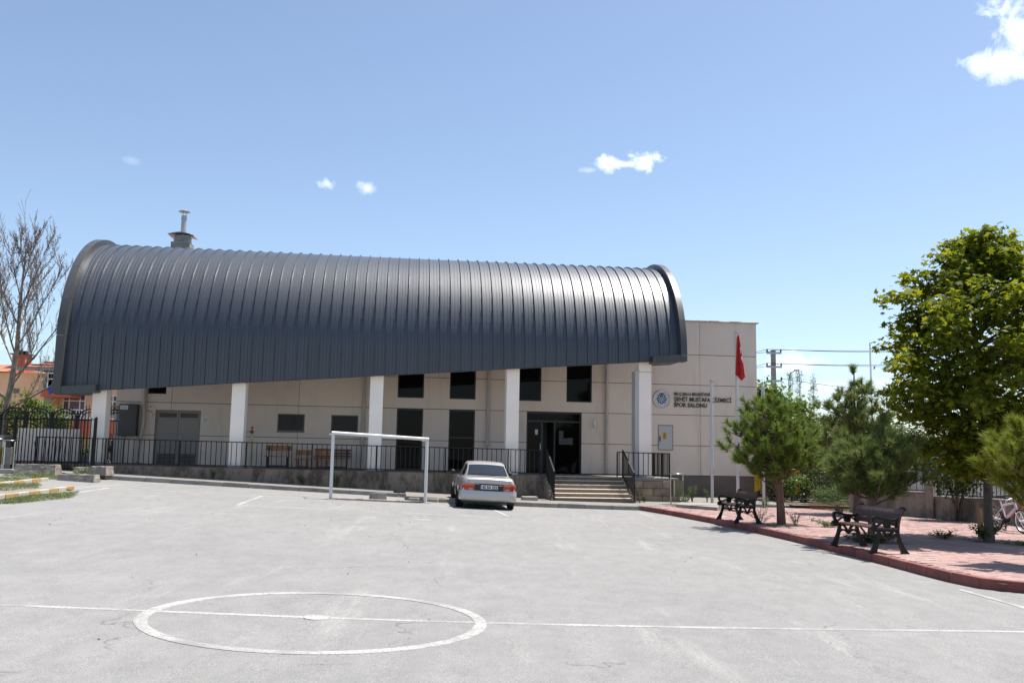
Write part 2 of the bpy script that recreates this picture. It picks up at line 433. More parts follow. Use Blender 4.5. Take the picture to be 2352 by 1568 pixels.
# ------------------------------------------------------------------ the lie of the land
PHI, QF = 0.1213, 34.84
UX, UY = math.cos(PHI), math.sin(PHI)
def HP(s, t, z):                 # hall frame: s along the facade, t metres in front of it
    return (UX * s - UY * (QF - t), UY * s + UX * (QF - t), z)
def sstep(a, b, x):
    x = np.clip((x - a) / (b - a), 0, 1); return x * x * (3 - 2 * x)
def Gv(X, Y):
    X = np.clip(np.asarray(X, float), -15, 14); Y = np.asarray(Y, float)
    rp = -0.012 * X + 0.036 * 1.5 * np.logaddexp(0, -(X - 0.5) / 1.5)
    return rp * (0.6 + 0.4 * sstep(9, 26, Y))
def G(x, y): return float(Gv(x, y))
def GH(s, t):
    p = HP(s, t, 0); return G(p[0], p[1])

xs = np.unique(np.concatenate([np.arange(-24, 24.01, 0.5), [-3000, -900, -300, -120, -60, -40, -30, 30, 40, 60, 120, 300, 900, 3000]]))
ys = np.unique(np.concatenate([np.arange(-4, 50.01, 0.5), [-3000, -600, -100, -30, -10, 60, 80, 120, 250, 600, 1500, 4000]]))
XX, YY = np.meshgrid(xs, ys)
V = np.stack([XX, YY, Gv(XX, YY)], -1).reshape(-1, 3)
nx, ny = len(xs), len(ys)
I = np.arange(nx * ny).reshape(ny, nx)
Fq = np.stack([I[:-1, :-1], I[:-1, 1:], I[1:, 1:], I[1:, :-1]], -1).reshape(-1, 4)
gm = fast_mesh('ground', V, Fq, MT['asphalt'], 4)
gm.polygons.foreach_set('use_smooth', [True] * len(gm.polygons))
ground = tag(link('ground', gm), 'sun-bleached grey asphalt of the school yard court', 'ground', kind='structure')

def strip(name, pts, w, lift=0.003, closed=False):
    P = [Vector((p[0], p[1], 0)) for p in pts]
    dense = []
    n = len(P)
    for i in range(n if closed else n - 1):
        a, b = P[i], P[(i + 1) % n]
        k = max(1, int((b - a).length / 0.25))
        dense += [a + (b - a) * j / k for j in range(k)]
    if not closed: dense.append(P[-1])
    rows = []
    m = len(dense)
    rng = random.Random(len(dense))
    for i, p in enumerate(dense):
        d = dense[(i + 1) % m] - dense[i - 1] if closed else dense[min(i + 1, m - 1)] - dense[max(i - 1, 0)]
        nrm = Vector((-d.y, d.x, 0)).normalized()
        ww = w * (1 + rng.uniform(-0.07, 0.07))
        q = [p + nrm * (ww / 2 + .004), p + nrm * ww / 2, p - nrm * ww / 2, p - nrm * (ww / 2 + .004)]
        rows.append([(a.x, a.y, G(a.x, a.y) + (lift if i_ in (1, 2) else -.006)) for i_, a in enumerate(q)])
    if closed: rows.append(rows[0])
    mb = MB().grid(rows)
    return mb.build(name, MT['paint'], ground)
CC = (-1.76, 8.69)
strip('centre_circle', [(CC[0] + 1.52 * math.cos(a), CC[1] + 1.46 * math.sin(a)) for a in np.linspace(0, 2 * math.pi, 72, endpoint=False)], 0.115, 0.005, True)
strip('halfway_line', [(-7.5, 8.53), (-4.66, 8.63), (-1.79, 8.72), (-0.21, 8.82), (1.98, 8.99), (5.09, 9.26), (8.0, 9.5)], 0.085)
mb = MB(); n = 24
ring = [(CC[0] + 0.125 * math.cos(2 * math.pi * k / n), CC[1] + 0.03 + 0.13 * math.sin(2 * math.pi * k / n)) for k in range(n)]
mb.add([(x, y, G(x, y) + 0.007) for x, y in ring] + [(x + (x - CC[0]) * .03, y + (y - CC[1] - .03) * .03, G(x, y) - .006) for x, y in ring], [tuple(range(n))] + [(k, n + k, n + (k + 1) % n, (k + 1) % n) for k in range(n)]); mb.build('centre_spot', MT['paint'], ground)
strip('goal_line', [(-10.62, 24.5), (-6.75, 25.45), (-5.09, 26.1), (-2.43, 27.15), (-0.2, 27.4)], 0.085)
strip('goal_area_line', [(-6.37, 21.7), (-1.58, 22.84), (0.02, 23.27)], 0.085)
strip('goal_area_line', [(-6.37, 21.7), (-6.78, 25.4)], 0.085, 0.005)
strip('goal_area_line', [(0.02, 23.27), (-0.42, 25.9), (-0.5, 26.9)], 0.085, 0.005)
strip('side_line', [(-10.62, 24.5), (-10.45, 22.6), (-10.4, 21.0)], 0.085, 0.005)
strip('side_line', [(5.92, 12.25), (5.96, 10.8), (6.0, 9.3)], 0.09, 0.005)
strip('penalty_mark', [(-2.1, 20.9), (-1.75, 20.95)], 0.14)

# ------------------------------------------------------------------ red block pavement
KERB = [(4.05, 28.95), (4.62, 26.9), (5.24, 23.8), (5.58, 21.3), (5.80, 19.3), (5.97, 16.65), (6.07, 14.84), (6.10, 13.5), (6.17, 12.62), (6.36, 12.17), (6.75, 12.0), (7.4, 12.0), (9.0, 12.05)]
KY = np.array([p[1] for p in KERB[:10]])[::-1]; KX = np.array([p[0] for p in KERB[:10]])[::-1]
pave = tag(empty('red_pavement', (9, 20, 0)), 'red interlocking paved area with kerb at the right', 'pavement', kind='structure')
pave.location = (0, 0, 0)
def kx(y): return np.interp(y, KY, KX)
PINES = {'a': (6.55, 22.28), 'b': (10.37, 27.65), 'c': (7.02, 17.99), 'm': (9.77, 18.87)}
SOIL = [(6.55, 22.28, 0.55), (7.02, 17.99, 0.5), (9.83, 19.0, 0.55), (10.37, 27.65, 0.5)]
# bedding sheet
rows = []
for y in np.arange(12.15, 31.01, 0.5):
    x0 = float(kx(y)) + 0.08
    x1 = 0.62 * y + 1.4
    rows.append([(x, y, G(x, y) + 0.100) for x in np.linspace(x0, x1, 18)])
MB().grid(rows).build('bedding_sand', MT['sand'], pave)
pl, pw, zz = 0.225, 0.1125, 0.014
def paver_outline():
    j = 0.0022
    xs_ = [j, pl * .25, pl * .5, pl * .75, pl - j]
    lo = [(x, j + (zz if i % 2 else 0)) for i, x in enumerate(xs_)]
    hi = [(x, pw - j + (zz if i % 2 else 0)) for i, x in enumerate(xs_)]
    return [(x - pl / 2, y - pw / 2) for x, y in lo + hi[::-1]]
PO = paver_outline()
ca, sa = math.cos(-0.06), math.sin(-0.06)
rngp = np.random.default_rng(5)
cand = []
for jy in range(0, 175):
    for ix in range(-20, 75):
        lx = ix * pl + (pl / 2 if jy % 2 else 0); ly = jy * pw
        x = 5.0 + lx * ca - ly * sa; y = 12.0 + lx * sa + ly * ca
        if y < 12.22 or y > 30.6: continue
        if x < float(kx(y)) + 0.2 or x > 0.6 * y + 0.75: continue
        if y < 12.9 and math.hypot(max(0, 6.95 - x), max(0, 12.85 - y)) > 0.62: continue
        ss = UX * x + UY * y; tt = QF - (-UY * x + UX * y)
        if tt < 4.6 and ss < 15.2: continue
        if ss < 9.7 and tt < 6.9 - max(0, (ss - 7.6)) * 0.75: continue
        if 5.15 < x < 6.9 and 27.7 + (6.2 - x) * 1.15 < y < 30.9: continue
        if any(abs(x - a) < r and abs(y - b) < r for a, b, r in SOIL): continue
        # boundary wall line on the right
        if x > 10.9 + (28.98 - y) * 0.62 - (0.1 if y > 26 else 0) and y > 25.2 or x > 13.4 + (25.3 - y) * 0.3: continue
        cand.append((x * x + (y) ** 2, x, y))
cand.sort()
npo = len(PO)
pm = MB(); pm.slab(PO, -0.03, 0.0)
pmesh = pm.mesh('paver', MT['paver'])
near = [c for c in cand if c[1] < c[2] * 0.565 - 0.05][:290]
nearset = set(near)
for _, x, y in near:
    o = link('paver', pmesh, pave, (x, y, G(x, y) + 0.130 + rngp.uniform(-.0025, .0025)))
    o.rotation_euler = (rngp.uniform(-.012, .012), rngp.uniform(-.008, .008), -0.06 + rngp.uniform(-.01, .01))
rest = [c for c in cand if c not in nearset]
base = np.array(pm.v)
VV = []; FF4 = []; mbp = MB()
for _, x, y in rest:
    z = G(x, y) + 0.130 + rngp.uniform(-.003, .003)
    tx, ty = rngp.uniform(-.012, .012, 2)
    vs_ = [(x + vx * ca - vy * sa, y + vx * sa + vy * ca, z + vz + vx * tx + vy * ty) for vx, vy, vz in pm.v]
    mbp.add(vs_, pm.f[1:])          # underside left out
po = mbp.build('paver_field', MT['paver'], pave); po['kind'] = 'stuff'
# kerb stones
def poly_walk(pts, step):
    out = []; P = [Vector((a, b, 0)) for a, b in pts]
    L = [0]
    for a, b in zip(P, P[1:]): L.append(L[-1] + (b - a).length)
    def at(d):
        for i in range(len(P) - 1):
            if d <= L[i + 1]: return P[i] + (P[i + 1] - P[i]) * ((d - L[i]) / (L[i + 1] - L[i]))
        return P[-1]
    d = 0
    while d + step <= L[-1]:
        out.append((at(d), at(d + step))); d += step
    return out
rk = random.Random(3)
def kerb_row(pts, step, parent, material, h=0.135, w=0.12, side=1, gap=0.012, name='kerbstone', sink=0.06, jit=0.006, skip=()):
    out = []
    for i, (a, b) in enumerate(poly_walk(pts, step)):
        if i in skip: continue
        d = (b - a).normalized(); nrm = Vector((-d.y, d.x, 0)) * side
        a2, b2 = a + d * gap / 2, b - d * gap / 2
        j = rk.uniform(-jit, jit); jo = rk.uniform(-jit, jit)
        q = [a2 + nrm * jo, b2 + nrm * jo, b2 + nrm * (w + jo), a2 + nrm * (w + jo)]
        if side < 0: q = [q[1], q[0], q[3], q[2]]
        z = [G(p.x, p.y) for p in (q[0], q[1], q[1], q[0])]
        if side < 0: z = [G(p.x, p.y) for p in (q[0], q[1], q[1], q[0])]
        mb = MB().hexa([(p.x, p.y, zz_ - sink) for p, zz_ in zip(q, z)] + [(p.x, p.y, zz_ + h + j) for p, zz_ in zip(q, z)])
        m_ = material[i % len(material)] if isinstance(material, list) else material
        o = mb.build(name, m_, parent); bevel(o, 0.014, 2); out.append(o)
    return out
kerb_row(KERB, 0.62, pave, MT['red_kerb'], h=0.14, w=0.125, side=1)
# bare soil round the trees
for x, y, r in SOIL:
    mb = MB(); n = 14
    q = [(x + (r + 0.05) * max(-1, min(1, 1.3 * math.cos(2 * math.pi * k / n))), y + (r + 0.05) * max(-1, min(1, 1.3 * math.sin(2 * math.pi * k / n)))) for k in range(n)]
    mb.add([(a, b, G(a, b) + 0.108) for a, b in q] + [(x, y, G(x, y) + 0.135)], [(k, (k + 1) % n, n) for k in range(n)])
    mb.build('tree_pit', MT['sand'], pave, smooth=True)

# ------------------------------------------------------------------ concrete walk in front of the hall
walk = tag(empty('sidewalk'), 'pale concrete walk along the hall terrace', 'sidewalk', kind='structure')
def hall_sheet(name, poly_s, t_of_s, t0, dz, m, parent):
    rows = []
    for s in poly_s:
        rows.append([(*HP(s, t, 0)[:2], GH(s, t) + dz) for t in np.linspace(t0, t_of_s(s), 6)])
    mb = MB().grid(rows)
    for edge in (rows[0], rows[-1], [r[-1] for r in rows]):
        mb.grid([edge, [(a, b, c - .2) for a, b, c in edge]])
    return mb.build(name, m, parent)
hall_sheet('screed', np.arange(-12.6, 0.31, 0.5), lambda s: 4.98, 3.2, 0.125, MT['sidewalk'], walk)
hall_sheet('screed', np.linspace(0.30, 9.8, 20), lambda s: 6.62 - max(0, s - 7.55) * 0.75, 3.2, 0.127, MT['sidewalk'], walk)
kerb_row([HP(s, 5.12, 0)[:2] for s in (-12.4, -6, 0.9)], 0.78, walk, MT['kerb'], h=0.13, w=0.14, side=1, jit=0.012)
kerb_row([HP(s, 6.75, 0)[:2] for s in (1.55, 4, 8.4)], 0.85, walk, MT['kerb'], h=0.13, w=0.14, side=1, jit=0.012)
# broken corner where the walk widens
for k, (s, t, l, w, h, a) in enumerate([(0.55, 6.5, .5, .3, .09, .4), (1.05, 6.72, .45, .22, .1, -.15), (1.4, 6.66, .4, .28, .12, .1), (0.4, 5.9, .35, .25, .1, 1.2)]):
    p = HP(s, t, 0)
    mb = MB(); rr = random.Random(k)
    q = [(x * l / 2 + rr.uniform(-.05, .05), y * w / 2 + rr.uniform(-.04, .04)) for x, y in ((-1, -1), (.2, -1.1), (1, -.8), (1, 1), (-.1, 1.1), (-1, .9))]
    mb.slab(q, -0.05, h)
    o = mb.build('broken_kerb_piece', MT['stone'], walk, (p[0], p[1], G(p[0], p[1])), a); bevel(o, 0.02, 2)
# raised apron beside the right wing and the two concrete edgings
apron = tag(empty('apron'), 'concrete apron under the right wing wall', 'apron', kind='structure')
rows = []
for s in np.arange(9.9, 15.6, 0.5):
    te = 4.45 + 0.12 * math.sin(s * 3)
    rows.append([(*HP(s, t, 0)[:2], GH(s, t) + dz) for t, dz in ((-0.05, .21), (te, .19), (te + .03, .16), (te + .03, -0.05))])
MB().grid(rows).build('apron_slab', MT['sidewalk'], apron)
q = [(5.2, 28.85), (6.22, 27.65), (6.95, 30.25), (5.72, 30.75)]
mb = MB().hexa([(x, y, G(x, y) - 0.03) for x, y in q] + [(x, y, G(x, y) + 0.23) for x, y in q])
o = mb.build('edging_slab', MT['concrete_light'], apron); bevel(o, 0.02, 2)
kerb_row([(10.1, 31.05), (11.3, 30.7), (12.2, 29.6)], 0.6, apron, MT['red_kerb'], h=0.24, w=0.14, side=1)
soil = MB().grid([[(x, y, G(x, y) + 0.2 + 0.03 * math.sin(x * 7 + y * 5)) for x in np.linspace(9.6, 16, 16)] for y in np.linspace(31.2, 40, 16)])
tag(soil.build('garden_soil', MT['sand'], smooth=True), 'bare garden soil behind the iron fence', 'soil', kind='structure')

# ------------------------------------------------------------------ painted kerb island at the left edge
isl = tag(empty('kerb_island'), 'yellow and white painted kerb strip at the left edge', 'kerb', kind='structure')
kerb_row([(-10.70, 17.2), (-10.70, 20.5), (-10.78, 22.0), (-10.9, 23.3)], 0.5, isl, [MT['kerb_white'], MT['kerb_yellow']], h=0.10, w=0.13, side=1, jit=0.004)
kerb_row([(-12.3, 21.2), (-12.45, 22.8), (-12.75, 25.7)], 0.55, isl, [MT['kerb_yellow'], MT['kerb_white']], h=0.10, w=0.13, side=1, jit=0.004)
rows = []
for y in np.arange(16.8, 24.01, 0.3):
    x1 = -10.83; x0 = float(np.interp(y, [16, 21.2, 22.8, 25.7], [-12.1, -12.27, -12.4, -12.72]))
    k = float(np.interp(y, [22.4, 23.3], [0.075, -0.03]))
    rows.append([(x, y, G(x, y) + k) for x in np.linspace(x0, x1, 5)])
MB().grid(rows).build('island_screed', MT['sidewalk'], isl)
# ------------------------------------------------------------------ roof metal
def metal_roof_mat():
    m, nt, N, L, b = new_mat('slate_blue_sheet')
    col = ramp(nt, noise(nt, 0.7, 4, 0.6), [(0.3, (0.017, 0.024, 0.036)), (0.7, (0.023, 0.032, 0.047))])
    L.new(col, b.inputs['Base Color'])
    b.inputs['Metallic'].default_value = 0.0
    b.inputs['Roughness'].default_value = 0.47
    setin(b, 'IOR', 1.62)
    setin(b, 'Coat Weight', 0.4); setin(b, 'Coat Roughness', 0.30)
    oi = N.new('ShaderNodeObjectInfo')
    rv_ = N.new('ShaderNodeMapRange'); rv_.inputs[3].default_value = 0.46; rv_.inputs[4].default_value = 0.54
    L.new(oi.outputs['Random'], rv_.inputs[0]); L.new(rv_.outputs[0], b.inputs['Roughness'])
    # pressed dimples across the curved sheet, plus a slight oil-canning
    at = N.new('ShaderNodeAttribute'); at.attribute_name = 'arc'
    sx = N.new('ShaderNodeSeparateXYZ'); L.new(at.outputs['Vector'], sx.inputs[0])
    def mm(op, a, b_=None):
        n = N.new('ShaderNodeMath'); n.operation = op
        for i, x in enumerate((a, b_)):
            if x is None: continue
            if isinstance(x, (int, float)): n.inputs[i].default_value = x
            else: L.new(x, n.inputs[i])
        return n.outputs[0]
    wave = mm('SINE', mm('MULTIPLY', sx.outputs[0], 62.0))
    h = mm('ADD', mm('MULTIPLY', mm('MULTIPLY', wave, 0.5), sx.outputs[1]), mm('MULTIPLY', noise(nt, 4.0, 3, 0.6), 1.2))
    bump(nt, b, h, 0.05, 0.02)
    return m
MT['roof'] = metal_roof_mat()
MT['fascia'] = mat('fascia_panel', (0.062, 0.062, 0.065), 0.42, metal=0.1, var=0.05, vscale=1.5, fine=0.04, coord='World')
MT['soffit'] = mat('soffit', (0.13, 0.12, 0.11), 0.8, var=0.06, vscale=1.5, coord='World')

hall = empty('sports_hall', HP(0, 0, 0), PHI)
tag(hall, 'beige sports hall with dark blue barrel-vaulted metal canopy', 'building')
# hall-local coordinates: x = s, y = -t (away from the viewer), z
SL, SR = -10.25, 14.1
ZTOP = 6.98
def zp(s): return 0.885 + 0.0070 * (8.6 - s)          # terrace level
OPEN = [(-0.08, 0.91, 3.66, 5.35), (1.89, 2.88, 3.66, 5.35), (4.43, 5.42, 3.66, 5.35), (6.41, 7.41, 3.66, 5.35),
        (-0.08, 0.91, 0.95, 3.255), (1.89, 2.88, 0.95, 3.255), (4.87, 7.02, 0.90, 3.255), (-8.84, -7.23, 0.98, 2.99),
        (-4.47, -3.48, 2.30, 2.95), (-2.51, -1.51, 2.30, 2.95), (-9.16, -8.51, 3.57, 4.0)]
def cells(s0, s1, z0, z1, holes):
    zs_ = sorted({z0, z1} | {z for h in holes for z in h[2:] if z0 < z < z1})
    out = []
    for a, b in zip(zs_, zs_[1:]):
        zm = (a + b) / 2
        xs_ = [s0]; hs = sorted([h for h in holes if h[2] < zm < h[3] and h[1] > s0 and h[0] < s1])
        cur = s0
        for h in hs:
            if h[0] > cur: out.append((cur, h[0], a, b))
            cur = max(cur, h[1])
        if cur < s1: out.append((cur, s1, a, b))
    return out
mb = MB()
for a, b, c, d in cells(SL, SR, 0.0, ZTOP, OPEN): mb.box(a, b, 0.03, 0.30, c, d)
mb.build('backing_wall', MT['joint'], hall)
ZJ = [0.92, 2.07, 3.26, 4.45, 5.65, ZTOP]
SJ = [SL, -8.30, -3.72, -1.30, 3.36, 7.98, 11.76, SR]
gap = 0.011
for zi in range(5):
    for si in range(7):
        a, b, c, d = SJ[si], SJ[si + 1], ZJ[zi], ZJ[zi + 1]
        if si == 0 and False: continue
        a2 = a + (gap * .6 if si else 0); b2 = b - (gap * .6 if si < 6 else 0)
        todo = cells(a2, b2, c + gap, d - (gap if zi < 4 else 0), OPEN)
        while todo:                       # one object for each connected piece of cladding
            grp = [todo.pop()]; grew = True
            while grew:
                grew = False
                for e in list(todo):
                    if any(abs(e[2] - g[3]) < 1e-6 or abs(e[3] - g[2]) < 1e-6 for g in grp if e[0] < g[1] - 1e-6 and e[1] > g[0] + 1e-6):
                        grp.append(e); todo.remove(e); grew = True
            mb = MB()
            for e in grp: mb.box(e[0], e[1], 0.0, 0.035, e[2], e[3])
            mb.build('wall_panel', MT['wall'], hall)
mb = MB(); mb.box(9.6, SR + 0.012, -0.018, 0.03, -0.3, 0.905); mb.build('plinth', MT['plinth'], hall)
mb = MB().box(SR - 0.02, SR, 0.30, 12, -0.3, ZTOP).box(SL, SL + 0.02, 0.30, 12, -0.3, ZTOP).box(SL + .02, SR - .02, 11.9, 12, -0.3, ZTOP)
mb.build('side_wall', MT['wall'], hall)
MB().box(SL + 0.03, SR - 0.03, 0.31, 11.9, ZTOP - 0.3, ZTOP - 0.05).build('flat_roof', MT['concrete'], hall)
rc = random.Random(8)
mb = MB(); s = 9.9
while s < SR + 0.1:
    e = min(SR + 0.1, s + rc.uniform(0.35, 0.7)); dz = rc.uniform(-0.012, 0.012); dy = rc.uniform(-0.02, 0.01)
    mb.box(s, e - 0.004, -0.07 + dy, 0.34, ZTOP + 0.004, ZTOP + 0.055 + dz); s = e
bevel(mb.build('coping', MT['coping'], hall), 0.01, 1)
mb = MB().box(SL + .3, 9.7, 0.31, 0.45, ZTOP - 0.02, 8.5); mb.build('upper_wall', MT['wall'], hall)
# windows
def window(o, name='window', split=None, depth=0.14):
    a, b, c, d = o
    f = MB(); w = 0.05
    for q in ((a, a + w, c, d), (b - w, b, c, d), (a + w, b - w, c, c + w), (a + w, b - w, d - w, d)): f.box(q[0] + .002, q[1] - .002, depth - .03, depth + .04, q[2] + .002, q[3] - .002)
    if split:
        for z in split: f.box(a + w, b - w, depth - .025, depth + .035, z - .02, z + .02)
    fo = f.build(name, MT['frame'], hall)
    MB().box(a + w, b - w, depth + 0.004, depth + 0.014, c + w, d - w).build('pane', MT['glass'], fo)
    return fo
for o in OPEN[:4]: window(o)
for o in OPEN[4:6]: window(o, split=[2.2])
window(OPEN[10])
# entrance
a, b, c, d = OPEN[6]
f = MB(); w = 0.06
for q in ((a, a + w, c, d), (b - w, b, c, d), (a + w, b - w, d - w, d), (a + w, b - w, 2.86, 2.93), (5.44, 5.50, c, 2.86), (5.95, 6.01, c, 2.86)):
    f.box(q[0] + .001, q[1] - .001, .10, .18, q[2] + .001, q[3] - .001)
door = f.build('entrance_door', MT['frame'], hall)
MB().box(a + w, b - w, .135, .145, 2.93, d - w).build('pane', MT['glass'], door)
MB().box(a + w, 5.44, .135, .145, c + .02, 2.86).build('pane', MT['glass'], door)
MB().box(6.01, b - w, .135, .145, c + .02, 2.86).build('pane', MT['glass'], door)
# the open leaf stands inwards, dark lobby behind
MB().box(5.50, 5.545, .19, .66, c + .02, 2.85).build('door_leaf', MT['frame'], door)
MB().box(5.42, 5.437, .085, .10, 1.75, 2.05).build('handle', MT['chrome'], door)
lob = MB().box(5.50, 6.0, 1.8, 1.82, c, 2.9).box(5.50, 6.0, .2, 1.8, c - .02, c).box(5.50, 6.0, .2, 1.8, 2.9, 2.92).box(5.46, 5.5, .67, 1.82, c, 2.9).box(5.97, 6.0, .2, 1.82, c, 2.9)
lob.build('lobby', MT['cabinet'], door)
MT['paper'] = mat('paper_notice', (0.55, 0.55, 0.53), 0.8, var=0.05)
MT['paper_dim'] = mat('paper_dimmed_tone', (0.035, 0.037, 0.039), 0.4, var=0.2, vscale=6)  # near-black paper: dimness behind the pane put into its colour
MB().box(5.22, 5.33, .128, .134, 2.38, 2.58).build('notice', MT['paper'], door)
MB().box(6.16, 6.33, .128, .134, 2.02, 2.55).build('notice', MT['paper_dim'], door)
MB().box(6.335, 6.50, .128, .134, 2.02, 2.26).build('notice', MT['paper_dim'], door)
MB().box(6.505, 6.70, .128, .134, 2.02, 2.28).build('notice', MT['paper_dim'], door)
# grey steel double door with louvres
a, b, c, d = OPEN[7]; mid = (a + b) / 2
sdr = MB().box(a + .002, a + .05, .06, .14, c, d - .002).box(b - .05, b - .002, .06, .14, c, d - .002).box(a + .05, b - .05, .06, .14, d - .05, d - .002).build('steel_door', MT['steel_door'], hall)
for x0, x1 in ((a + .055, mid - .006), (mid + .006, b - .055)):
    lf = MB()
    for q in cells(x0, x1, c + .01, d - .055, [(x0 + .06, x1 - .06, d - .27, d - .10), (x0 + .06, x1 - .06, c + .06, c + .42)]): lf.box(q[0], q[1], .08, .12, q[2], q[3])
    lo = lf.build('door_leaf', MT['steel_door'], sdr)
    MB().box(x0 + .06, x1 - .06, .112, .118, d - .27, d - .10).build('louvre_back', MT['louvre_dark'], lo); MB().box(x0 + .06, x1 - .06, .112, .118, c + .06, c + .42).build('louvre_back', MT['louvre_dark'], lo)
    for z in list(np.arange(c + .075, c + .42, .05)) + list(np.arange(d - .26, d - .10, .045)):
        sl = MB().hexa([(x0 + .06, .075, z), (x1 - .06, .075, z), (x1 - .06, .105, z + .02), (x0 + .06, .105, z + .02), (x0 + .06, .075, z + .008), (x1 - .06, .075, z + .008), (x1 - .06, .105, z + .028), (x0 + .06, .105, z + .028)])
        sl.build('louvre', MT['steel_door'], lo)
MB().box(mid + .01, mid + .14, .05, .075, 1.98, 2.0).build('handle', MT['galv'], sdr)
# ventilation grilles
for o in OPEN[8:10]:
    a, b, c, d = o
    f = MB(); w = 0.045
    for q in ((a, a + w, c, d), (b - w, b, c, d), (a + w, b - w, c, c + w), (a + w, b - w, d - w, d)): f.box(q[0] + .001, q[1] - .001, .02, .12, q[2] + .001, q[3] - .001)
    f.box(a - .02, b + .02, -.03, .019, c - .035, c - .005)
    go = f.build('vent_grille', MT['louvre'], hall)
    MB().box(a + w, b - w, .12, .13, c + w, d - w).build('grille_back', MT['louvre_dark'], go)
    slat = MB().hexa([(a + w, .03, 0), (b - w, .03, 0), (b - w, .09, .035), (a + w, .09, .035), (a + w, .03, .01), (b - w, .03, .01), (b - w, .09, .045), (a + w, .09, .045)]).mesh('slat', MT['louvre'])
    for z in np.arange(c + w + .005, d - w - .03, .046): link('slat', slat, go, (0, 0, z))
# downpipes
def pipe(pts, r=0.062):
    o = MB().tube(pts, r, 14).build('downpipe', MT['pipe'], hall, smooth=True, ang=50)
    return o
for s_, zb_, ztp in ((-1.32, 1.0, 6.4), (3.36, 2.05, 6.4), (7.98, 0.95, 6.4)):
    po_ = pipe([(s_, -.085, zb_), (s_, -.085, ztp)])
    for z in (1.32, 2.09, 3.28, 4.47):
        if z > zb_: MB().lathe([(.064, -.02), (.076, -.02), (.076, .02), (.064, .02)], 14, (s_, -.085, z)).build('pipe_clamp', MT['galv'], po_, smooth=True)
    if zb_ > 2: MB().box(s_ - .09, s_ + .09, -.15, -.02, 1.9, 2.06).build('hopper', MT['pipe'], po_)
po_ = pipe([(-9.25, -.085, 5.5), (-9.25, -.085, 3.1), (-9.22, -.11, 2.85), (-9.2, -.16, 2.6), (-9.22, -.16, 2.3), (-9.3, -.085, 1.95), (-9.36, -.085, 1.6), (-9.38, -.085, 1.12), (-9.3, -.2, 1.03)], .075)
for z, x in ((3.27, -9.25), (2.05, -9.28), (1.42, -9.37)): MB().lathe([(.077, -.02), (.09, -.02), (.09, .02), (.077, .02)], 14, (x, -.09, z)).build('pipe_clamp', MT['galv'], po_, smooth=True)

# ---- barrel vault
CT, CZ = -0.8, 5.2
def ze(s): return 3.44 + 0.0814 * (s + 10.06)
def arc(a, b, zb, n=20, th1=152):
    pts = [(CT + a, zb), (CT + a, zb + (CZ - zb) * .5), (CT + a, CZ)]
    for k in range(1, n + 1):
        th = R(th1) * k / n
        pts.append((CT + a * math.cos(th), CZ + b * math.sin(th)))
    return pts
A0, B0 = 4.15, 3.90
PWD = 0.372
PROF = [(0, 0), (.010, .050), (.034, .050), (.044, 0.0), (.150, 0.0), (.156, .006), (.162, 0.0), (.262, 0.0), (.268, .006), (.274, 0.0), (PWD, 0.0)]
V0, V1 = -11.0, 9.88
npan = int(round((V1 - V0) / PWD)); pwd = (V1 - V0) / npan
vault_parts = []
for i in range(npan):
    s0 = V0 + i * pwd
    zj = rc.uniform(-.006, .006)
    rows = []; arcl = []
    for k in range(len(arc(A0, B0, 3.5))):
        row = []
        for ds, hh in PROF:
            s = s0 + ds * pwd / PWD
            sl = s0 + pwd / 2
            zb = ze(s0 + (0.9 if ds > 0.3 else 0.5) * pwd * 0 + ds * pwd / PWD) + zj
            t, z = arc(A0 + hh, B0 + hh, zb)[k]
            row.append((s, -t, z))
        rows.append(row)
    mb = MB().grid(rows)
    me = mb.mesh('roof_panel', MT['roof'], True, 28)
    # arc-length attribute for the dimples (x) and where they are (y)
    at = me.attributes.new('arc', 'FLOAT_VECTOR', 'POINT')
    vals = []
    dist = 0
    for k, row in enumerate(rows):
        if k: dist += (Vector(rows[k][0]) - Vector(rows[k - 1][0])).length
        for q, (ds, hh) in enumerate(PROF):
            vals += [dist, (1.0 if 3 <= k <= 17 else 0.0) * (1.0 if 0.2 <= ds or ds < 0.01 else 0.15), 0]
    at.data.foreach_set('vector', vals)
    link('roof_panel', me, hall)
# rivet heads along the eave
rv = MB().lathe([(0.0, -.012), (.007, -.010), (.010, -.004), (.011, 0)], 6, axis='y').mesh('rivet', MT['galv'])
# ceiling skin and eave beam below the sheets
rows = []
for s in np.linspace(V0 + .02, V1 - .02, 24):
    rows.append([(s, -t, z) for t, z in arc(A0 - 0.16, B0 - 0.16, ze(s) + 0.02)])
MB().grid(rows).build('vault_lining', MT['soffit'], hall, smooth=True)
rows = [[(s, -(CT + A0 - .004), ze(s) - .012), (s, -(CT + A0 - .16), ze(s) - .012), (s, -(CT + A0 - .16), ze(s) + .03)] for s in np.linspace(V0, V1, 40)]
MB().grid(rows).build('eave_trim', MT['galv'], hall)
rows = [[(s, -2.62, ze(s) + .06), (s, -3.1, ze(s) + .06), (s, -3.1, ze(s) + .45), (s, -2.62, ze(s) + .45), (s, -2.62, ze(s) + .06)] for s in np.linspace(V0 + .1, V1 - .1, 20)]
MB().grid(rows).build('edge_beam', MT['white'], hall)
# gable infill at both ends, behind the facade line
for s in (SL + 0.02, 9.72):
    pr = [(t, z) for t, z in arc(A0 - .17, B0 - .17, 4, 24) if t < -0.05 and z > 6.9]
    n = len(pr)
    poly = [(-t, z) for t, z in pr] + [(-pr[-1][0], 6.9), (0.05, 6.9)]
    mb = MB(); m_ = len(poly)
    mb.add([(s, y, z) for y, z in poly] + [(s + .1, y, z) for y, z in poly], [tuple(range(m_)), tuple(range(2 * m_ - 1, m_ - 1, -1))] + [(k, (k + 1) % m_, m_ + (k + 1) % m_, m_ + k) for k in range(m_)])
    mb.build('gable_wall', MT['wall'], hall)
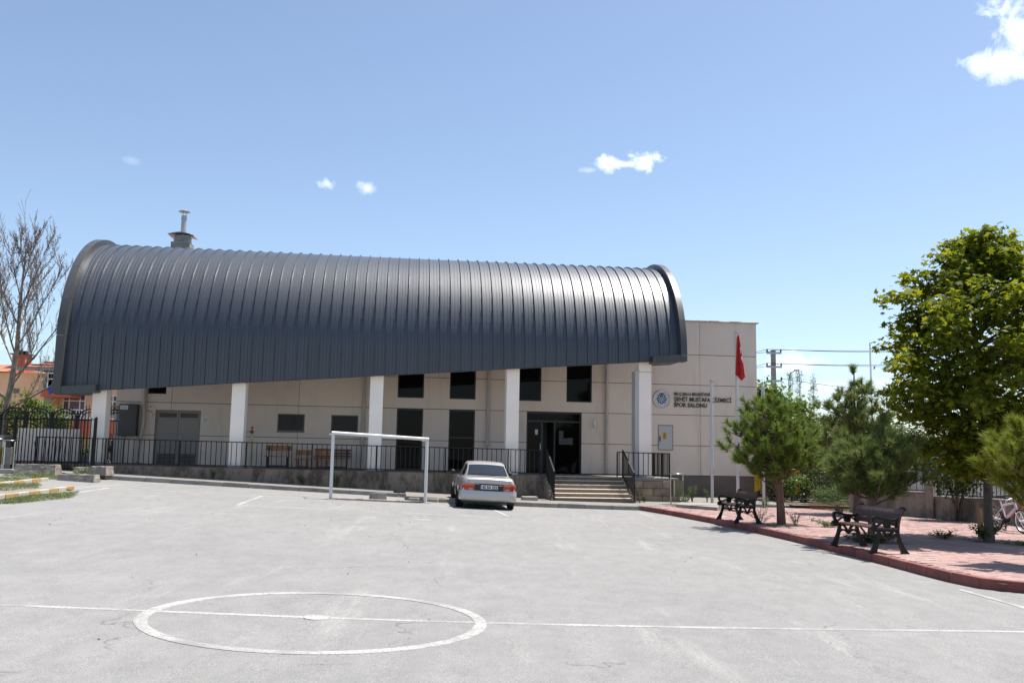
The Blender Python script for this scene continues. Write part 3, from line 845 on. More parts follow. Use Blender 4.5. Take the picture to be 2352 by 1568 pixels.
# fascia bands at both ends
A1, B1 = 4.42, 4.09
def fascia(s0, s1, leg0, leg1):
    zb = ze((s0 + s1) / 2) - 0.085
    outer = arc(A1, B1, zb, 40, 150); inner = arc(A0 - .22, B0 - .2, zb, 40, 150)
    cuts = [0, 2, 7, 12, 17, 22, 27, 32, 37, 42]
    for a, b in zip(cuts, cuts[1:]):
        rows = []
        for k in range(a, b + 1):
            (t0, z0), (t1, z1) = outer[k], inner[k]
            e = 0.006 if k == a else (-0.006 if k == b else 0)
            z0 += e if k < 4 else 0; z1 += e if k < 4 else 0
            sh = 0
            if k >= 4 and e:
                k2 = k + (1 if e > 0 else -1)
                q0, q1 = outer[k2], inner[k2]
                f_ = 0.03
                t0 += (q0[0] - t0) * f_; z0 += (q0[1] - z0) * f_; t1 += (q1[0] - t1) * f_; z1 += (q1[1] - z1) * f_
            rows.append([(s0, -t0, z0), (s1, -t0, z0), (s1, -t1, z1), (s0, -t1, z1), (s0, -t0, z0)])
        mb = MB().grid(rows)
        for r_ in (rows[0], rows[-1]): mb.add(r_[:4], [(0, 1, 2, 3)])
        mb.build('fascia_panel', MT['fascia'], hall, smooth=True, ang=40)
    # bright joint strip beneath the gaps
    rows = [[(s0 + .01, -t, z), (s1 - .01, -t, z)] for t, z in arc(A1 - .006, B1 - .006, zb + .01, 40, 149)]
    MB().grid(rows).build('joint_strip', MT['galv'], hall, smooth=True)
    # foot of the L
    la, lb = min(leg0, leg1), max(leg0, leg1)
    f_ = CT + A1
    p = []
    for dz in (-0.085, 0.165):
        for s, t in ((la, f_ - .004), (lb, f_ - .004), (lb, 2.35), (la, 2.35)): p.append((s, -t, ze(s) + dz))
    MB().hexa(p).build('fascia_foot', MT['fascia'], hall)
fascia(-11.2, -10.94, -10.93, -9.86)
fascia(9.86, 10.08, 8.83, 9.85)

# ---- columns
for k, s in enumerate((-9.88, -5.40, -0.79, 3.94, 8.70)):
    mb = MB()
    mb.box(s - .225, s + .225, -3.08, -2.52, zp(s) - .02, ze(s) + .2)
    co = mb.build('column', MT['white'], hall); bevel(co, 0.012, 2)
    if k in (0, 1, 2, 4):
        bevel(MB().box(s - .30, s + .30, -3.16, -2.45, zp(s) - .02, zp(s) + .045).build('column_foot', MT['concrete_light'], hall), .01, 1)
    if k == 4:
        MB().box(s - .36, s - .226, -3.05, -2.55, zp(s), ze(s) - .32).build('column_casing', MT['panel_grey'], hall)
        MB().box(s - .23, s + .23, -3.085, -2.515, ze(s) - .36, ze(s) - .345).build('column_joint', MT['rust'], hall)

# ---- chimney on the roof behind the vault
ch = tag(empty('roof_chimney', HP(-9.22, -4.0, 0), PHI), 'small grey roof chimney with louvred collar and steel flue', 'chimney')
MB().box(-.38, .38, -.38, .38, 6.9, 10.08).build('shaft', MT['concrete_light'], ch)
lv = MB().box(-.27, .27, -.27, .27, 10.08, 10.36).build('louvre_core', MT['louvre_dark'], ch)
for z in np.arange(10.1, 10.36, .05):
    m4 = MB()
    m4.box(-.30, .30, -.30, -.272, z, z + .024).box(-.30, .30, .272, .30, z, z + .024).box(-.30, -.272, -.272, .272, z, z + .024).box(.272, .30, -.272, .272, z, z + .024)
    m4.build('louvre', MT['galv'], ch)
MB().grid([[(x, y, 10.37 + 0.10 * (1 - (abs(x) / .5) ** 1.5)) for y in (-.5, .5)] for x in np.linspace(-.5, .5, 9)]).build('cap_plate', MT['galv'], ch, smooth=True).modifiers.new('t', 'SOLIDIFY').thickness = 0.015
MB().lathe([(.105, 10.4), (.105, 11.12), (.118, 11.12), (.118, 11.2), (.108, 11.2), (.108, 11.28)], 20).build('flue', MT['galv'], ch, smooth=True)
MB().lathe([(.0, 11.53), (.10, 11.52), (.235, 11.46), (.235, 11.44), (.10, 11.45), (.0, 11.45)], 24).build('flue_cowl', MT['galv'], ch, smooth=True)
for a in (0.6, 2.2, 3.8, 5.4): MB().bar((.1 * math.cos(a), .1 * math.sin(a), 11.2), (.1 * math.cos(a), .1 * math.sin(a), 11.46), .014).build('cowl_strut', MT['galv'], ch)

# ------------------------------------------------------------------ terrace, steps, railings
MT['terrace'] = streak_mat('terrace_concrete', (0.25, 0.195, 0.145), (0.07, 0.05, 0.037), 0.85)
ter = tag(empty('entrance_terrace', HP(0, 0, 0), PHI), 'raised concrete terrace with steps under the vaulted canopy', 'terrace')
T0 = 3.40
rows = []
for s in np.linspace(-11.6, 7.85, 40):
    b_ = GH(s, T0) - 0.2
    rows.append([(s, 0.0, zp(s)), (s, -T0 + .03, zp(s)), (s, -T0, zp(s) - .03), (s, -T0, b_)])
mb = MB().grid(rows)
mb.add([rows[0][0], rows[0][1], rows[0][2], rows[0][3], (-11.6, 0, rows[0][3][2])], [(0, 1, 2, 3, 4)])
mb.build('terrace_slab', MT['terrace'], ter)
# right end: screed on blockwork
p8 = [(7.85, -T0 + .02, .5), (9.84, -T0 + .02, .5), (9.84, 0, .5), (7.85, 0, .5)]
MB().hexa([(a, b, zp(a) - .10) for a, b, c in p8] + [(a, b, zp(a)) for a, b, c in p8]).build('terrace_slab', MT['concrete_light'], ter)
MB().box(7.86, 9.82, -T0 + .05, -.02, -.2, zp(9) - .10).build('block_core', MT['sand'], ter)
ztop = zp(9) - .105; bh = (ztop - 0.02) / 3
for r_ in range(3):
    off = 0.0 if r_ % 2 == 0 else 0.34
    s = 7.87 - (0.34 if r_ % 2 else 0)
    while s < 9.83:
        a, b = max(7.87, s), min(9.83, s + .68)
        if b - a > .06:
            z0 = 0.02 + bh * r_
            o = MB().box(a + .006, b - .006, -T0 + rc.uniform(-.004, .004), -T0 + .06, z0 + .006, z0 + bh - .006).build('block', MT['block'], ter); bevel(o, .008, 1)
        s += .68
for r_ in range(3):
    t = 0.05
    while t < T0 - .1:
        o = MB().box(9.79, 9.85, -t - .66, -t, 0.026 + bh * r_, .014 + bh * (r_ + 1)).build('block', MT['block'], ter); t += .68
# steps
NS = 6
zt = zp(6.5); zg = GH(6.5, 5.0) + .13
rise = (zt - zg) / NS
for k in range(NS):
    ztp = zt - rise * k; t1 = T0 + .03 + (k) * .29
    if k == 0: t1 = T0 + .03
    MB().box(5.19, 7.74, -(t1 + .0), -(T0 - .05 if k == 0 else t1 - .29), zg - .1, ztp - .022).build('step', MT['step'], ter)
    o = MB().box(5.18, 7.75, -(t1 + .014), -(T0 - .04 if k == 0 else t1 - .29), ztp - .022, ztp).build('tread', MT['tread'], ter); bevel(o, .006, 1)
TS = T0 + .03 + 5 * .29
# stepped side cheeks
for s0 in (5.04, 7.755):
    mb = MB()
    for k in range(NS): mb.box(s0, s0 + .13, -(T0 + .03 + k * .29), -(T0 - .02 if k == 0 else T0 + .03 + (k - 1) * .29), zg - .1, zt - rise * k - .05 - .001 * k)
    mb.build('cheek', MT['concrete'], ter)

def railing(name, label, p0, p1, zfun, n, z_low=.075, z_top=.86, posts=(), group='black iron terrace railings', extra=None):
    """p0,p1: (s,t) in the hall frame; bars as parts"""
    rt = tag(empty(name, HP(p0[0], p0[1], 0), PHI), label, 'railing', group)
    ds, dt = p1[0] - p0[0], p1[1] - p0[1]
    def P(f, dz): return (ds * f, -dt * f, zfun(f) + dz)
    k = 14 if abs(ds) > 5 else 1
    for nm, dz, w, h in (('top_rail', z_top, .05, .03), ('bottom_rail', z_low, .04, .028)):
        mb = MB()
        for i in range(k): mb.bar(P(i / k, dz), P((i + 1) / k, dz), w, h)
        mb.build(nm, MT['iron'], rt)
    bm = MB().box(-.011, .011, -.011, .011, z_low + .01, z_top - .012).mesh('baluster', MT['iron'])
    for i in range(n):
        f = (i + .5) / n
        link('baluster', bm, rt, P(f, 0))
    pm_ = MB().box(-.02, .02, -.02, .02, -.03, z_top - .014).mesh('post', MT['iron'])
    for f in posts: link('post', pm_, rt, P(f, 0))
    return rt
TR = 3.27
railing('terrace_railing', 'long black iron railing along the terrace front left of the steps', (-11.67, TR), (4.95, TR), lambda f: zp(-11.67 + 16.62 * f), 101, posts=(0.0015, .13, .27, .40, .53, .66, .80, .93, .998))
railing('terrace_railing', 'short black iron railing between the steps and the right end of the terrace', (7.62, TR), (9.54, TR), lambda f: zp(7.62 + 1.92 * f), 11, posts=(.01, .99))
railing('terrace_railing', 'black iron railing returning to the wall at the right terrace end', (9.54, TR - .06), (9.54, .12), lambda f: zp(9.54), 19, posts=(.3, .62, .99))
for s_, lb in ((5.13, 'black iron handrail on the left side of the steps'), (7.82, 'black iron handrail on the right side of the steps')):
    rr_ = railing('stair_railing', lb, (s_, TR + .05), (s_, TS + .05), lambda f: zt - (zt - zg) * min(1, f * 1.0) * .95 + .02, 11, z_low=.03, z_top=.90, posts=(.01, .99), group='stair handrails')
    MB().bar((0, -(TS - TR) + .0, zg + .62), (.16 if s_ > 6 else -.16, -(TS - TR) - .12, zg - .02), .018).build('stay', MT['iron'], rr_)
# ------------------------------------------------------------------ things fixed to the hall
def at_hall(name, s, t, z, label, cat, group=None):
    return tag(empty(name, HP(s, t, z), PHI), label, cat, group)
MT['letter'] = mat('lettering_bronze', (0.022, 0.024, 0.019), 0.3, metal=0.2, var=0.3, vscale=9)
MT['navy'] = mat('emblem_navy', (0.014, 0.012, 0.045), 0.4)
MT['cyan'] = mat('emblem_blue', (0.10, 0.36, 0.50), 0.4)
MT['emblem_face'] = mat('emblem_white', (0.62, 0.61, 0.62), 0.3, var=0.03)
MT['white_sign'] = mat('sign_white', (0.68, 0.68, 0.67), 0.5, var=0.04)
MT['ink'] = mat('ink', (0.02, 0.02, 0.02), 0.6)
MT['blue_ink'] = mat('blue_ink', (0.02, 0.06, 0.28), 0.6)
lt = at_hall('wall_lettering', 10.69, 0.0, 0, 'dark metal letters naming the hall in three lines on the right wing', 'lettering')
def wall_text(body, size, s, z, width, parent, m, ext=0.012, bold=0.0, y=-.03):
    me = text_mesh(body, size, m, extrude=ext, bold=bold)
    w = max(v.co.x for v in me.vertices)
    k = width / w if width else 1
    for v in me.vertices: v.co = Vector((s + v.co.x * k, y - v.co.z, z + v.co.y))
    me.update()
    return link('letter_line', me, parent)
wall_text('SELÇUKLU BELEDİYESİ', .165, 0, 4.03, 1.48, lt, MT['letter'], bold=0.001)
wall_text('ŞEHİT MUSTAFA ÇİZMECİ', .232, 0, 3.80, 2.34, lt, MT['letter'], bold=0.002)
wall_text('SPOR SALONU', .232, 0, 3.575, 1.34, lt, MT['letter'], bold=0.002)
em = at_hall('emblem_sign', 10.19, 0.0, 3.87, 'round white emblem with navy knot pattern on the beige wall', 'emblem')
MB().lathe([(0.0, -.045), (.325, -.045), (.325, -.01)], 40, axis='y').build('disc', MT['emblem_face'], em, smooth=True)
MB().lathe([(.318, -.046), (.318, -.062), (.335, -.066), (.348, -.055), (.348, -.005)], 48, axis='y').build('rim', MT['chrome'], em, smooth=True)
MB().lathe([(0.0, -.052), (.075, -.052), (.075, -.044)], 8, axis='y').build('centre_star', MT['cyan'], em)
def flat_curl(pts, w=.034):
    mb = MB()
    for a, b in zip(pts, pts[1:]): mb.bar((a[0], -.05, a[1]), (b[0], -.05, b[1]), w, .008, up=(0, 1, 0))
    return mb
for k in range(8):
    a0 = math.pi / 2 + k * math.pi / 4
    if k == 0: continue
    e1, e2 = (math.cos(a0), math.sin(a0)), (-math.sin(a0), math.cos(a0))
    pts = []
    for q in np.linspace(-2.5, 2.2, 12):
        r0, rr = .150, .040
        u_, v_ = r0 + rr * math.cos(q), rr * math.sin(q)
        pts.append((e1[0] * u_ + e2[0] * v_, e1[1] * u_ + e2[1] * v_))
    pts = [(e1[0] * .075 + e2[0] * -.035, e1[1] * .075 + e2[1] * -.035)] + pts
    flat_curl(pts).build('knot_loop', MT['navy'], em)
for sx in (-1, 1):
    flat_curl([(sx * .02, .07), (sx * .035, .10), (sx * .022, .14), (sx * .022, .215), (sx * .05, .225), (sx * .075, .205), (sx * .07, .175)]).build('knot_loop', MT['navy'], em)
ringtxt = MB()
def ring_text(body, r, a_start, a_end, size, flip=False):
    n = len(body)
    for i, chr_ in enumerate(body):
        if chr_ == ' ': continue
        a = a_start + (a_end - a_start) * i / max(1, n - 1)
        me = text_mesh(chr_, size, MT['navy'], align='CENTER')
        ca_, sa_ = math.cos(a), math.sin(a)
        rot = a - math.pi / 2 if not flip else a + math.pi / 2
        cr, sr = math.cos(rot), math.sin(rot)
        vs_ = [(r * ca_ + v.co.x * cr - v.co.y * sr, -.049, r * sa_ + v.co.x * sr + v.co.y * cr) for v in me.vertices]
        ringtxt.add(vs_, [tuple(p.vertices) for p in me.polygons])
        bpy.data.meshes.remove(me)
ring_text('SELÇUKLU', .245, R(205), R(112), .058)
ring_text('BELEDİYESİ', .245, R(68), R(-38), .058)
ring_text('KONYA 1989', .285, R(222), R(312), .052, flip=True)
ringtxt.build('ring_lettering', MT['navy'], em)
# flush electrical cabinet
ep = at_hall('electrical_cabinet', 10.355, 0.0, 0, 'pale grey electrical cabinet door with yellow warning sticker', 'cabinet')
MB().box(-.30, .30, -.02, .02, 1.88, 2.86).build('cabinet_frame', MT['steel_door'], ep)
MB().box(-.275, .265, -.035, -.021, 1.91, 2.82).build('cabinet_door', MT['panel_grey'], ep)
MB().box(-.255, -.215, -.055, -.036, 2.22, 2.42).build('handle', MT['ink'], ep)
st_ = MB().box(-.12, .03, -.040, -.0355, 2.31, 2.57).build('warning_sticker', MT['yellow'], ep)
tri = [(-.095, 2.44), (.005, 2.44), (-.045, 2.54)]
tr_ = MB()
for a, b in zip(tri, tri[1:] + tri[:1]): tr_.bar((a[0], -.042, a[1]), (b[0], -.042, b[1]), .012, .003, up=(0, 1, 0))
tr_.bar((-.04, -.042, 2.515), (-.055, -.042, 2.485), .003, .007, up=(0, 1, 0)).bar((-.055, -.042, 2.485), (-.04, -.042, 2.48), .003, .006, up=(0, 1, 0)).bar((-.04, -.042, 2.48), (-.05, -.042, 2.452), .003, .007, up=(0, 1, 0))
for z in (2.41, 2.38, 2.355, 2.33): tr_.box(-.10, .01 - .02 * (z < 2.36), -.0425, -.041, z, z + .008)
tr_.build('sticker_print', MT['ink'], st_)
# wall lamp
wlmp = at_hall('wall_lamp', 7.51, 0.0, 2.72, 'slim steel wall lamp with milky tube beside the entrance', 'lamp')
MB().lathe([(.0, .0), (.035, .005), (.045, .14), (.045, .16), (.0, .16)], 14, (0, -.10, -.06)).build('lamp_body', MT['chrome'], wlmp, smooth=True)
MB().lathe([(.036, .10), (.036, .27), (.0, .27)], 14, (0, -.10, 0)).build('lamp_tube', MT['white_sign'], wlmp, smooth=True)
MB().lathe([(.0, .27), (.045, .27), (.045, .285), (.0, .29)], 14, (0, -.10, 0)).box(-.02, .02, -.07, 0, .02, .07).build('lamp_cap', MT['galv'], wlmp, smooth=True)
# dark gas cabinet with sticker and yellow pipe
gc = at_hall('gas_cabinet', -9.70, 0.0, 0, 'dark grey wall cabinet with a white sticker beside the left downpipe', 'cabinet')
bevel(MB().box(-.33, .30, -.34, -.01, 2.02, 3.16).build('cabinet_body', MT['cabinet'], gc), .01, 1)
MB().box(-.31, .28, -.348, -.342, 2.04, 3.14).build('cabinet_door', MT['cabinet'], gc)
sk = MB().box(-.29, -.02, -.353, -.349, 2.95, 3.12).build('sticker', MT['white_sign'], gc)
wall_text('Selçuklu', .075, -.27, 3.01, .22, sk, MT['blue_ink'], ext=.001, y=-.355)
MB().box(-.285, -.025, -.355, -.3535, 3.095, 3.115).build('sticker_band', MT['red_steel'], sk)
MB().box(-.285, -.025, -.355, -.3535, 2.955, 2.975).build('sticker_band', MT['cyan'], sk)
MB().lathe([(0, 0), (.012, .0), (.012, -.02), (0, -.02)], 8, (-.27, -.348, 2.6), 'y').build('lock', MT['chrome'], gc)
yp = at_hall('gas_pipe', -9.95, 0.12, 3.08, 'yellow gas pipe running into the dark grey cabinet', 'pipe')
MB().tube([(-.42, 0, 0), (-.05, 0, -.01)], .02, 8).build('pipe_run', MT['yellow'], yp, smooth=True)
# alarm sounder and its yellow stub
al = at_hall('alarm_box', -9.0, 0.0, 3.02, 'small white alarm box above a yellow pipe stub beside the steel door', 'alarm')
bevel(MB().box(-.07, .07, -.08, 0, 0, .13).build('housing', MT['white_sign'], al), .01, 2)
MB().lathe([(0, -.095), (.035, -.09), (.035, -.08)], 12, (0, 0, .065), 'y').build('grille', MT['steel_door'], al)
MB().tube([(-.16, -.06, -.09), (.03, -.06, -.09), (.03, -.06, -.2)], .018, 8).build('pipe_stub', MT['yellow'], al, smooth=True)
MB().box(-.01, .06, -.10, -.02, -.26, -.17).build('valve', MT['white_sign'], al)
# small room sign
sg = at_hall('room_sign', -7.065, 0.0, 0, 'small white sign with two dark lines beside the steel door', 'sign')
MB().box(-.13, .13, -.02, -.002, 2.58, 2.73).build('plate', MT['white_sign'], sg)
wall_text('TEKNİK', .055, -.085, 2.667, .17, sg, MT['ink'], ext=.001, y=-.022)
wall_text('MERKEZ', .055, -.085, 2.606, .17, sg, MT['ink'], ext=.001, y=-.022)
# cream standpipe with red hydrant head
hy = at_hall('hydrant_standpipe', -5.13, 1.55, zp(-5.1), 'cream standpipe with red hydrant head and two gauges on the terrace', 'hydrant')
MT['cream'] = mat('cream_paint', (0.50, 0.44, 0.29), 0.6, var=0.15, vscale=4, dirt=((0.25, 0.22, 0.15), 3, 0.6, None))
MB().lathe([(.07, 0), (.055, .03), (.055, 1.12), (.065, 1.13), (.065, 1.17), (.03, 1.19)], 14).build('pipe', MT['cream'], hy, smooth=True)
MB().lathe([(.03, 1.17), (.05, 1.2), (.05, 1.28), (.02, 1.31), (.02, 1.38), (.05, 1.39), (.05, 1.42), (0, 1.42)], 12).tube([(-.13, 0, 1.25), (.13, 0, 1.25)], .03, 8).build('hydrant_head', MT['red_steel'], hy, smooth=True)
for sx in (-1, 1): MB().lathe([(0, -.02), (.065, -.02), (.065, .02), (0, .02)], 14, (sx * .13, -.03, 1.25), 'y').build('outlet', MT['galv'], hy, smooth=True)

# old wooden benches kept by the wall
def school_bench(name, s, t, label, L, back_z, seat_z, leg_m, wood, boards=1, gap=.02, depth=.34, lw=.035):
    b = at_hall(name, s, t, zp(s), label, 'bench', 'wooden benches stored on the terrace')
    bevel(MB().box(-L / 2, L / 2, -depth, 0, seat_z - .03, seat_z).build('seat', wood, b), .006, 1)
    for k in range(boards):
        h = .19 if boards == 1 else .085
        z0 = back_z - h - k * (h + gap)
        MB().box(-L / 2, L / 2, .045, .07, z0, z0 + h).build('back_board', wood, b)
    for sx in (-1, 1):
        x = sx * (L / 2 - .12)
        MB().box(x - lw / 2, x + lw / 2, .005, .043, 0, back_z - .02).build('leg', leg_m, b)
        MB().box(x - lw / 2, x + lw / 2, -depth + .03, -depth + .068, 0, seat_z - .032).build('leg', leg_m, b)
        MB().box(x - lw / 2, x + lw / 2, -depth + .07, .004, .03, .06).build('runner', leg_m, b)
    MB().box(-L / 2 + .14, L / 2 - .14, -.18, -.14, .05, .09).build('stretcher', leg_m, b)
    return b
school_bench('wooden_bench', -4.27, .75, 'bench with one yellow wooden back board and black legs, left of the row', .94, .80, .42, MT['iron'], MT['wood'])
school_bench('wooden_bench', -3.39, .75, 'short bench with yellow back board and red legs in the middle', .56, .66, .34, MT['red_steel'], MT['wood'])
school_bench('wooden_bench', -2.36, .62, 'long dark slatted wooden bench at the right of the row', 1.30, .72, .40, MT['iron'], MT['wood_dark'], boards=3)
school_bench('wooden_bench', -2.66, 1.35, 'short bench with red legs standing before the dark slatted bench', .56, .66, .34, MT['red_steel'], MT['wood'])

# ------------------------------------------------------------------ goal frame
gA, gB = Vector((-5.02, 26.05, 0)), Vector((-2.45, 27.10, 0))
gang = math.atan2(gB.y - gA.y, gB.x - gA.x); GL = (gB - gA).length
goal = tag(empty('football_goal', (gA.x, gA.y, 0), gang), 'chipped white steel football goal without a net', 'goal')
za, zb_ = G(gA.x, gA.y), G(gB.x, gB.y); GHt = 1.86
for nm, x, z in (('post', 0.0, za), ('post', GL, zb_)):
    MB().tube([(x, 0, z - .02), (x, 0, z + GHt + .0)], .047, 12).build(nm, MT['goal'], goal, smooth=True, ang=50)
    MB().tube([(x, 0.02, z + GHt - .02), (x, .5, z + GHt - .04)], .022, 8).build('net_stub', MT['goal'], goal, smooth=True)
    MB().lathe([(.0, .012), (.16, .008), (.17, 0)], 12, (x, 0, z + .006)).build('footing', MT['concrete_light'], goal)
MB().tube([(-.047, 0, za + GHt), (GL + .047, 0, zb_ + GHt)], .047, 12).build('crossbar', MT['goal'], goal, smooth=True, ang=50)
MB().tube([(0.05, .02, za + .03), (GL - .05, .02, zb_ + .03)], .024, 8).build('ground_bar', MT['rust'], goal, smooth=True)

# loose blocks and stones
def rubble(name, x, y, z, l, w, h, a, label, m='stone', seed=1):
    rr = random.Random(seed); mb = MB()
    q = [(px * l / 2 + rr.uniform(-.03, .03) * l * 2, py * w / 2 + rr.uniform(-.05, .05) * w) for px, py in ((-1, -1), (0, -1.04), (1, -1), (1.03, 0), (1, 1), (-.2, 1.05), (-1, 1))]
    mb.slab(q, 0, h); n = len(q)
    for i in range(n, 2 * n): v = mb.v[i]; mb.v[i] = (v[0] * .93, v[1] * .93, v[2] + rr.uniform(-.08, .08) * h)
    o = mb.build(name, MT[m], None, (x, y, z), a); bevel(o, .012, 2)
    return tag(o, label, 'block', 'loose concrete pieces')
rubble('concrete_block', -3.87, 27.25, G(-3.87, 27.25), .46, .26, .19, gang, 'concrete block lying behind the goal bar', 'kerb', 2)
p = HP(4.25, 5.3, 0); rubble('concrete_slab', p[0], p[1], G(p[0], p[1]) + .126, .52, .34, .12, .2, 'flat stone slab lying on the walk right of the car', 'stone', 3)
p = HP(11.0, 4.75, 0); rubble('white_stone', p[0], p[1], G(p[0], p[1]) + .12, .22, .18, .2, .5, 'pale stone at the foot of the left flagpole', 'stone', 4)
MT['barrier'] = streak_mat('barrier_concrete', (0.30, 0.265, 0.225), (0.17, 0.14, 0.11), 0.6)
TX = bpy.data.textures.new('rough_clouds', 'CLOUDS'); TX.noise_scale = 0.16; TX.noise_depth = 4
def roughen(o, amt=.035, lev=4):
    m = o.modifiers.new('sub', 'SUBSURF'); m.subdivision_type = 'SIMPLE'; m.levels = m.render_levels = lev
    d = o.modifiers.new('disp', 'DISPLACE'); d.texture = TX; d.strength = amt; d.mid_level = .5; d.texture_coords = 'GLOBAL'
    return o
# concrete barrier blocks by the gate
def barrier(x, y, z, L, w0, w1, h, a, label, seed):
    q0 = [(-L / 2, -w0 / 2), (L / 2, -w0 / 2), (L / 2, w0 / 2), (-L / 2, w0 / 2)]
    q1 = [(-L / 2 + .03, -w1 / 2), (L / 2 - .03, -w1 / 2), (L / 2 - .03, w1 / 2), (-L / 2 + .03, w1 / 2)]
    o = MB().hexa([(a_, b_, 0) for a_, b_ in q0] + [(a_, b_, h) for a_, b_ in q1]).build('concrete_barrier', MT['barrier'], None, (x, y, z), a)
    roughen(o, .05)
    return tag(o, label, 'barrier', 'concrete blocks by the gate')
barrier(-14.25, 27.9, G(-14.25, 27.9), 1.25, .5, .34, .34, .02, 'long cracked concrete barrier in front of the white board', 1)
barrier(-12.35, 26.5, G(-12.35, 26.5) - .02, 1.1, .42, .34, .21, -.04, 'low concrete kerb block at the end of the walk', 2)
barrier(-13.3, 28.9, G(-13.3, 28.9), .6, .5, .4, .30, .3, 'concrete lump behind the cracked barrier', 5)
barrier(-12.55, 28.35, G(-12.55, 28.35) + .115, .62, .5, .42, .27, -.1, 'square concrete block before the leftmost column', 3)

# ------------------------------------------------------------------ silver car
MT['car'] = mat('silver_paint', (0.44, 0.42, 0.415), 0.34, metal=0.4, var=0.02, vscale=2, fine=0, coat=0.5)
MT['car_dark'] = mat('black_plastic', (0.012, 0.012, 0.013), 0.55, var=0.1)
MT['tyre'] = mat('tyre_rubber', (0.016, 0.015, 0.015), 0.85, var=0.2)
MT['lens_red'] = mat('red_lens', (0.36, 0.012, 0.012), 0.12, var=0.1, fine=0, coat=0.5)
MT['lens_orange'] = mat('orange_lens', (0.62, 0.12, 0.012), 0.12, var=0.08, fine=0, coat=0.5)
MT['car_glass'] = mat('tinted_glass', (0.010, 0.014, 0.018), 0.03, var=0.1, fine=0, spec=0.7)
heading = R(7.0)
rax = Vector((-0.68, 26.58, 0))
hd = Vector((-math.sin(heading), math.cos(heading), 0))
cc = rax + hd * 1.2
zc = [G((rax + hd * d).x, (rax + hd * d).y) for d in (0, 2.46)]
car = tag(empty('parked_car', (cc.x, cc.y, (zc[0] + zc[1]) / 2), heading), 'silver four-door saloon parked before the terrace, seen from behind', 'car')
car.scale = (.945, .945, .945)
car.rotation_euler = (math.atan2(zc[1] - zc[0], 2.46), math.atan2(0.05, 1.45), heading)
ip = lambda y, tab: float(np.interp(y, [a for a, b in tab], [b for a, b in tab]))
Wt = [(-2.07, .735), (-2.05, .775), (-1.99, .805), (-1.85, .825), (-1.2, .8425), (1.2, .8425), (1.75, .815), (2.0, .75), (2.12, .60)]
ZT = [(-2.07, .855), (-2.05, .885), (-2.0, .905), (-1.85, .925), (-1.4, .945), (-1.0, .95), (.85, .93), (1.2, .90), (1.8, .80), (2.05, .70), (2.12, .60)]
ZB = [(-2.07, .40), (-1.95, .30), (-1.5, .20), (1.5, .20), (1.9, .25), (2.12, .38)]
rows = []
for y in (-2.07, -2.05, -2.0, -1.93, -1.8, -1.55, -1.2, -.8, -.3, .3, .85, 1.2, 1.55, 1.8, 1.95, 2.05, 2.12):
    w, zt_, zb2 = ip(y, Wt), ip(y, ZT), ip(y, ZB)
    half = [(0, zb2), (w * .86, zb2), (w * .96, zb2 + .07), (w * .99, zb2 + .17), (w, .50), (w * .993, .60), (w * .975, .70), (w * .94, .79), (w * .905, zt_ - .055), (w * .87, zt_ - .018), (w * .80, zt_), (w * .4, zt_ + .012), (0, zt_ + .016)]
    rows.append([(x, y, z) for x, z in half] + [(-x, y, z) for x, z in half[-2:0:-1]])
mb = MB().grid(rows, closed=True)
n_ = len(rows[0])
mb.add(rows[0], [tuple(range(n_))]); mb.add(rows[-1], [tuple(range(n_ - 1, -1, -1))])
body = mb.build('body', MT['car'], car, smooth=True, ang=40)
# greenhouse
GS = [(-1.50, .67, .60, .957), (-1.30, .685, .60, 1.055), (-1.08, .695, .585, 1.175), (-.86, .70, .57, 1.29), (-.74, .70, .565, 1.335), (-.45, .705, .565, 1.370), (-.05, .705, .565, 1.38), (.25, .70, .56, 1.36), (.42, .70, .56, 1.30), (.75, .69, .59, 1.11), (1.02, .66, .62, .94)]
rows = []
for y, wb, wt, zt_ in GS:
    zb2 = .925; h = max(.004, zt_ - zb2)
    half = [(wb + .02, zb2), (wb, zb2 + h * .25), (wb + (wt - wb) * .6, zb2 + h * .65), (wt + .01, zb2 + h * .93), (wt - .03, zb2 + h * .985), (wt * .5, zb2 + h + .012), (0, zb2 + h + .018)]
    rows.append([(x, y, z) for x, z in half] + [(-x, y, z) for x, z in half[-2::-1]])
MB().grid(rows).build('cabin', MT['car'], car, smooth=True, ang=50)
def ray_on_cabin(f, u_): pass
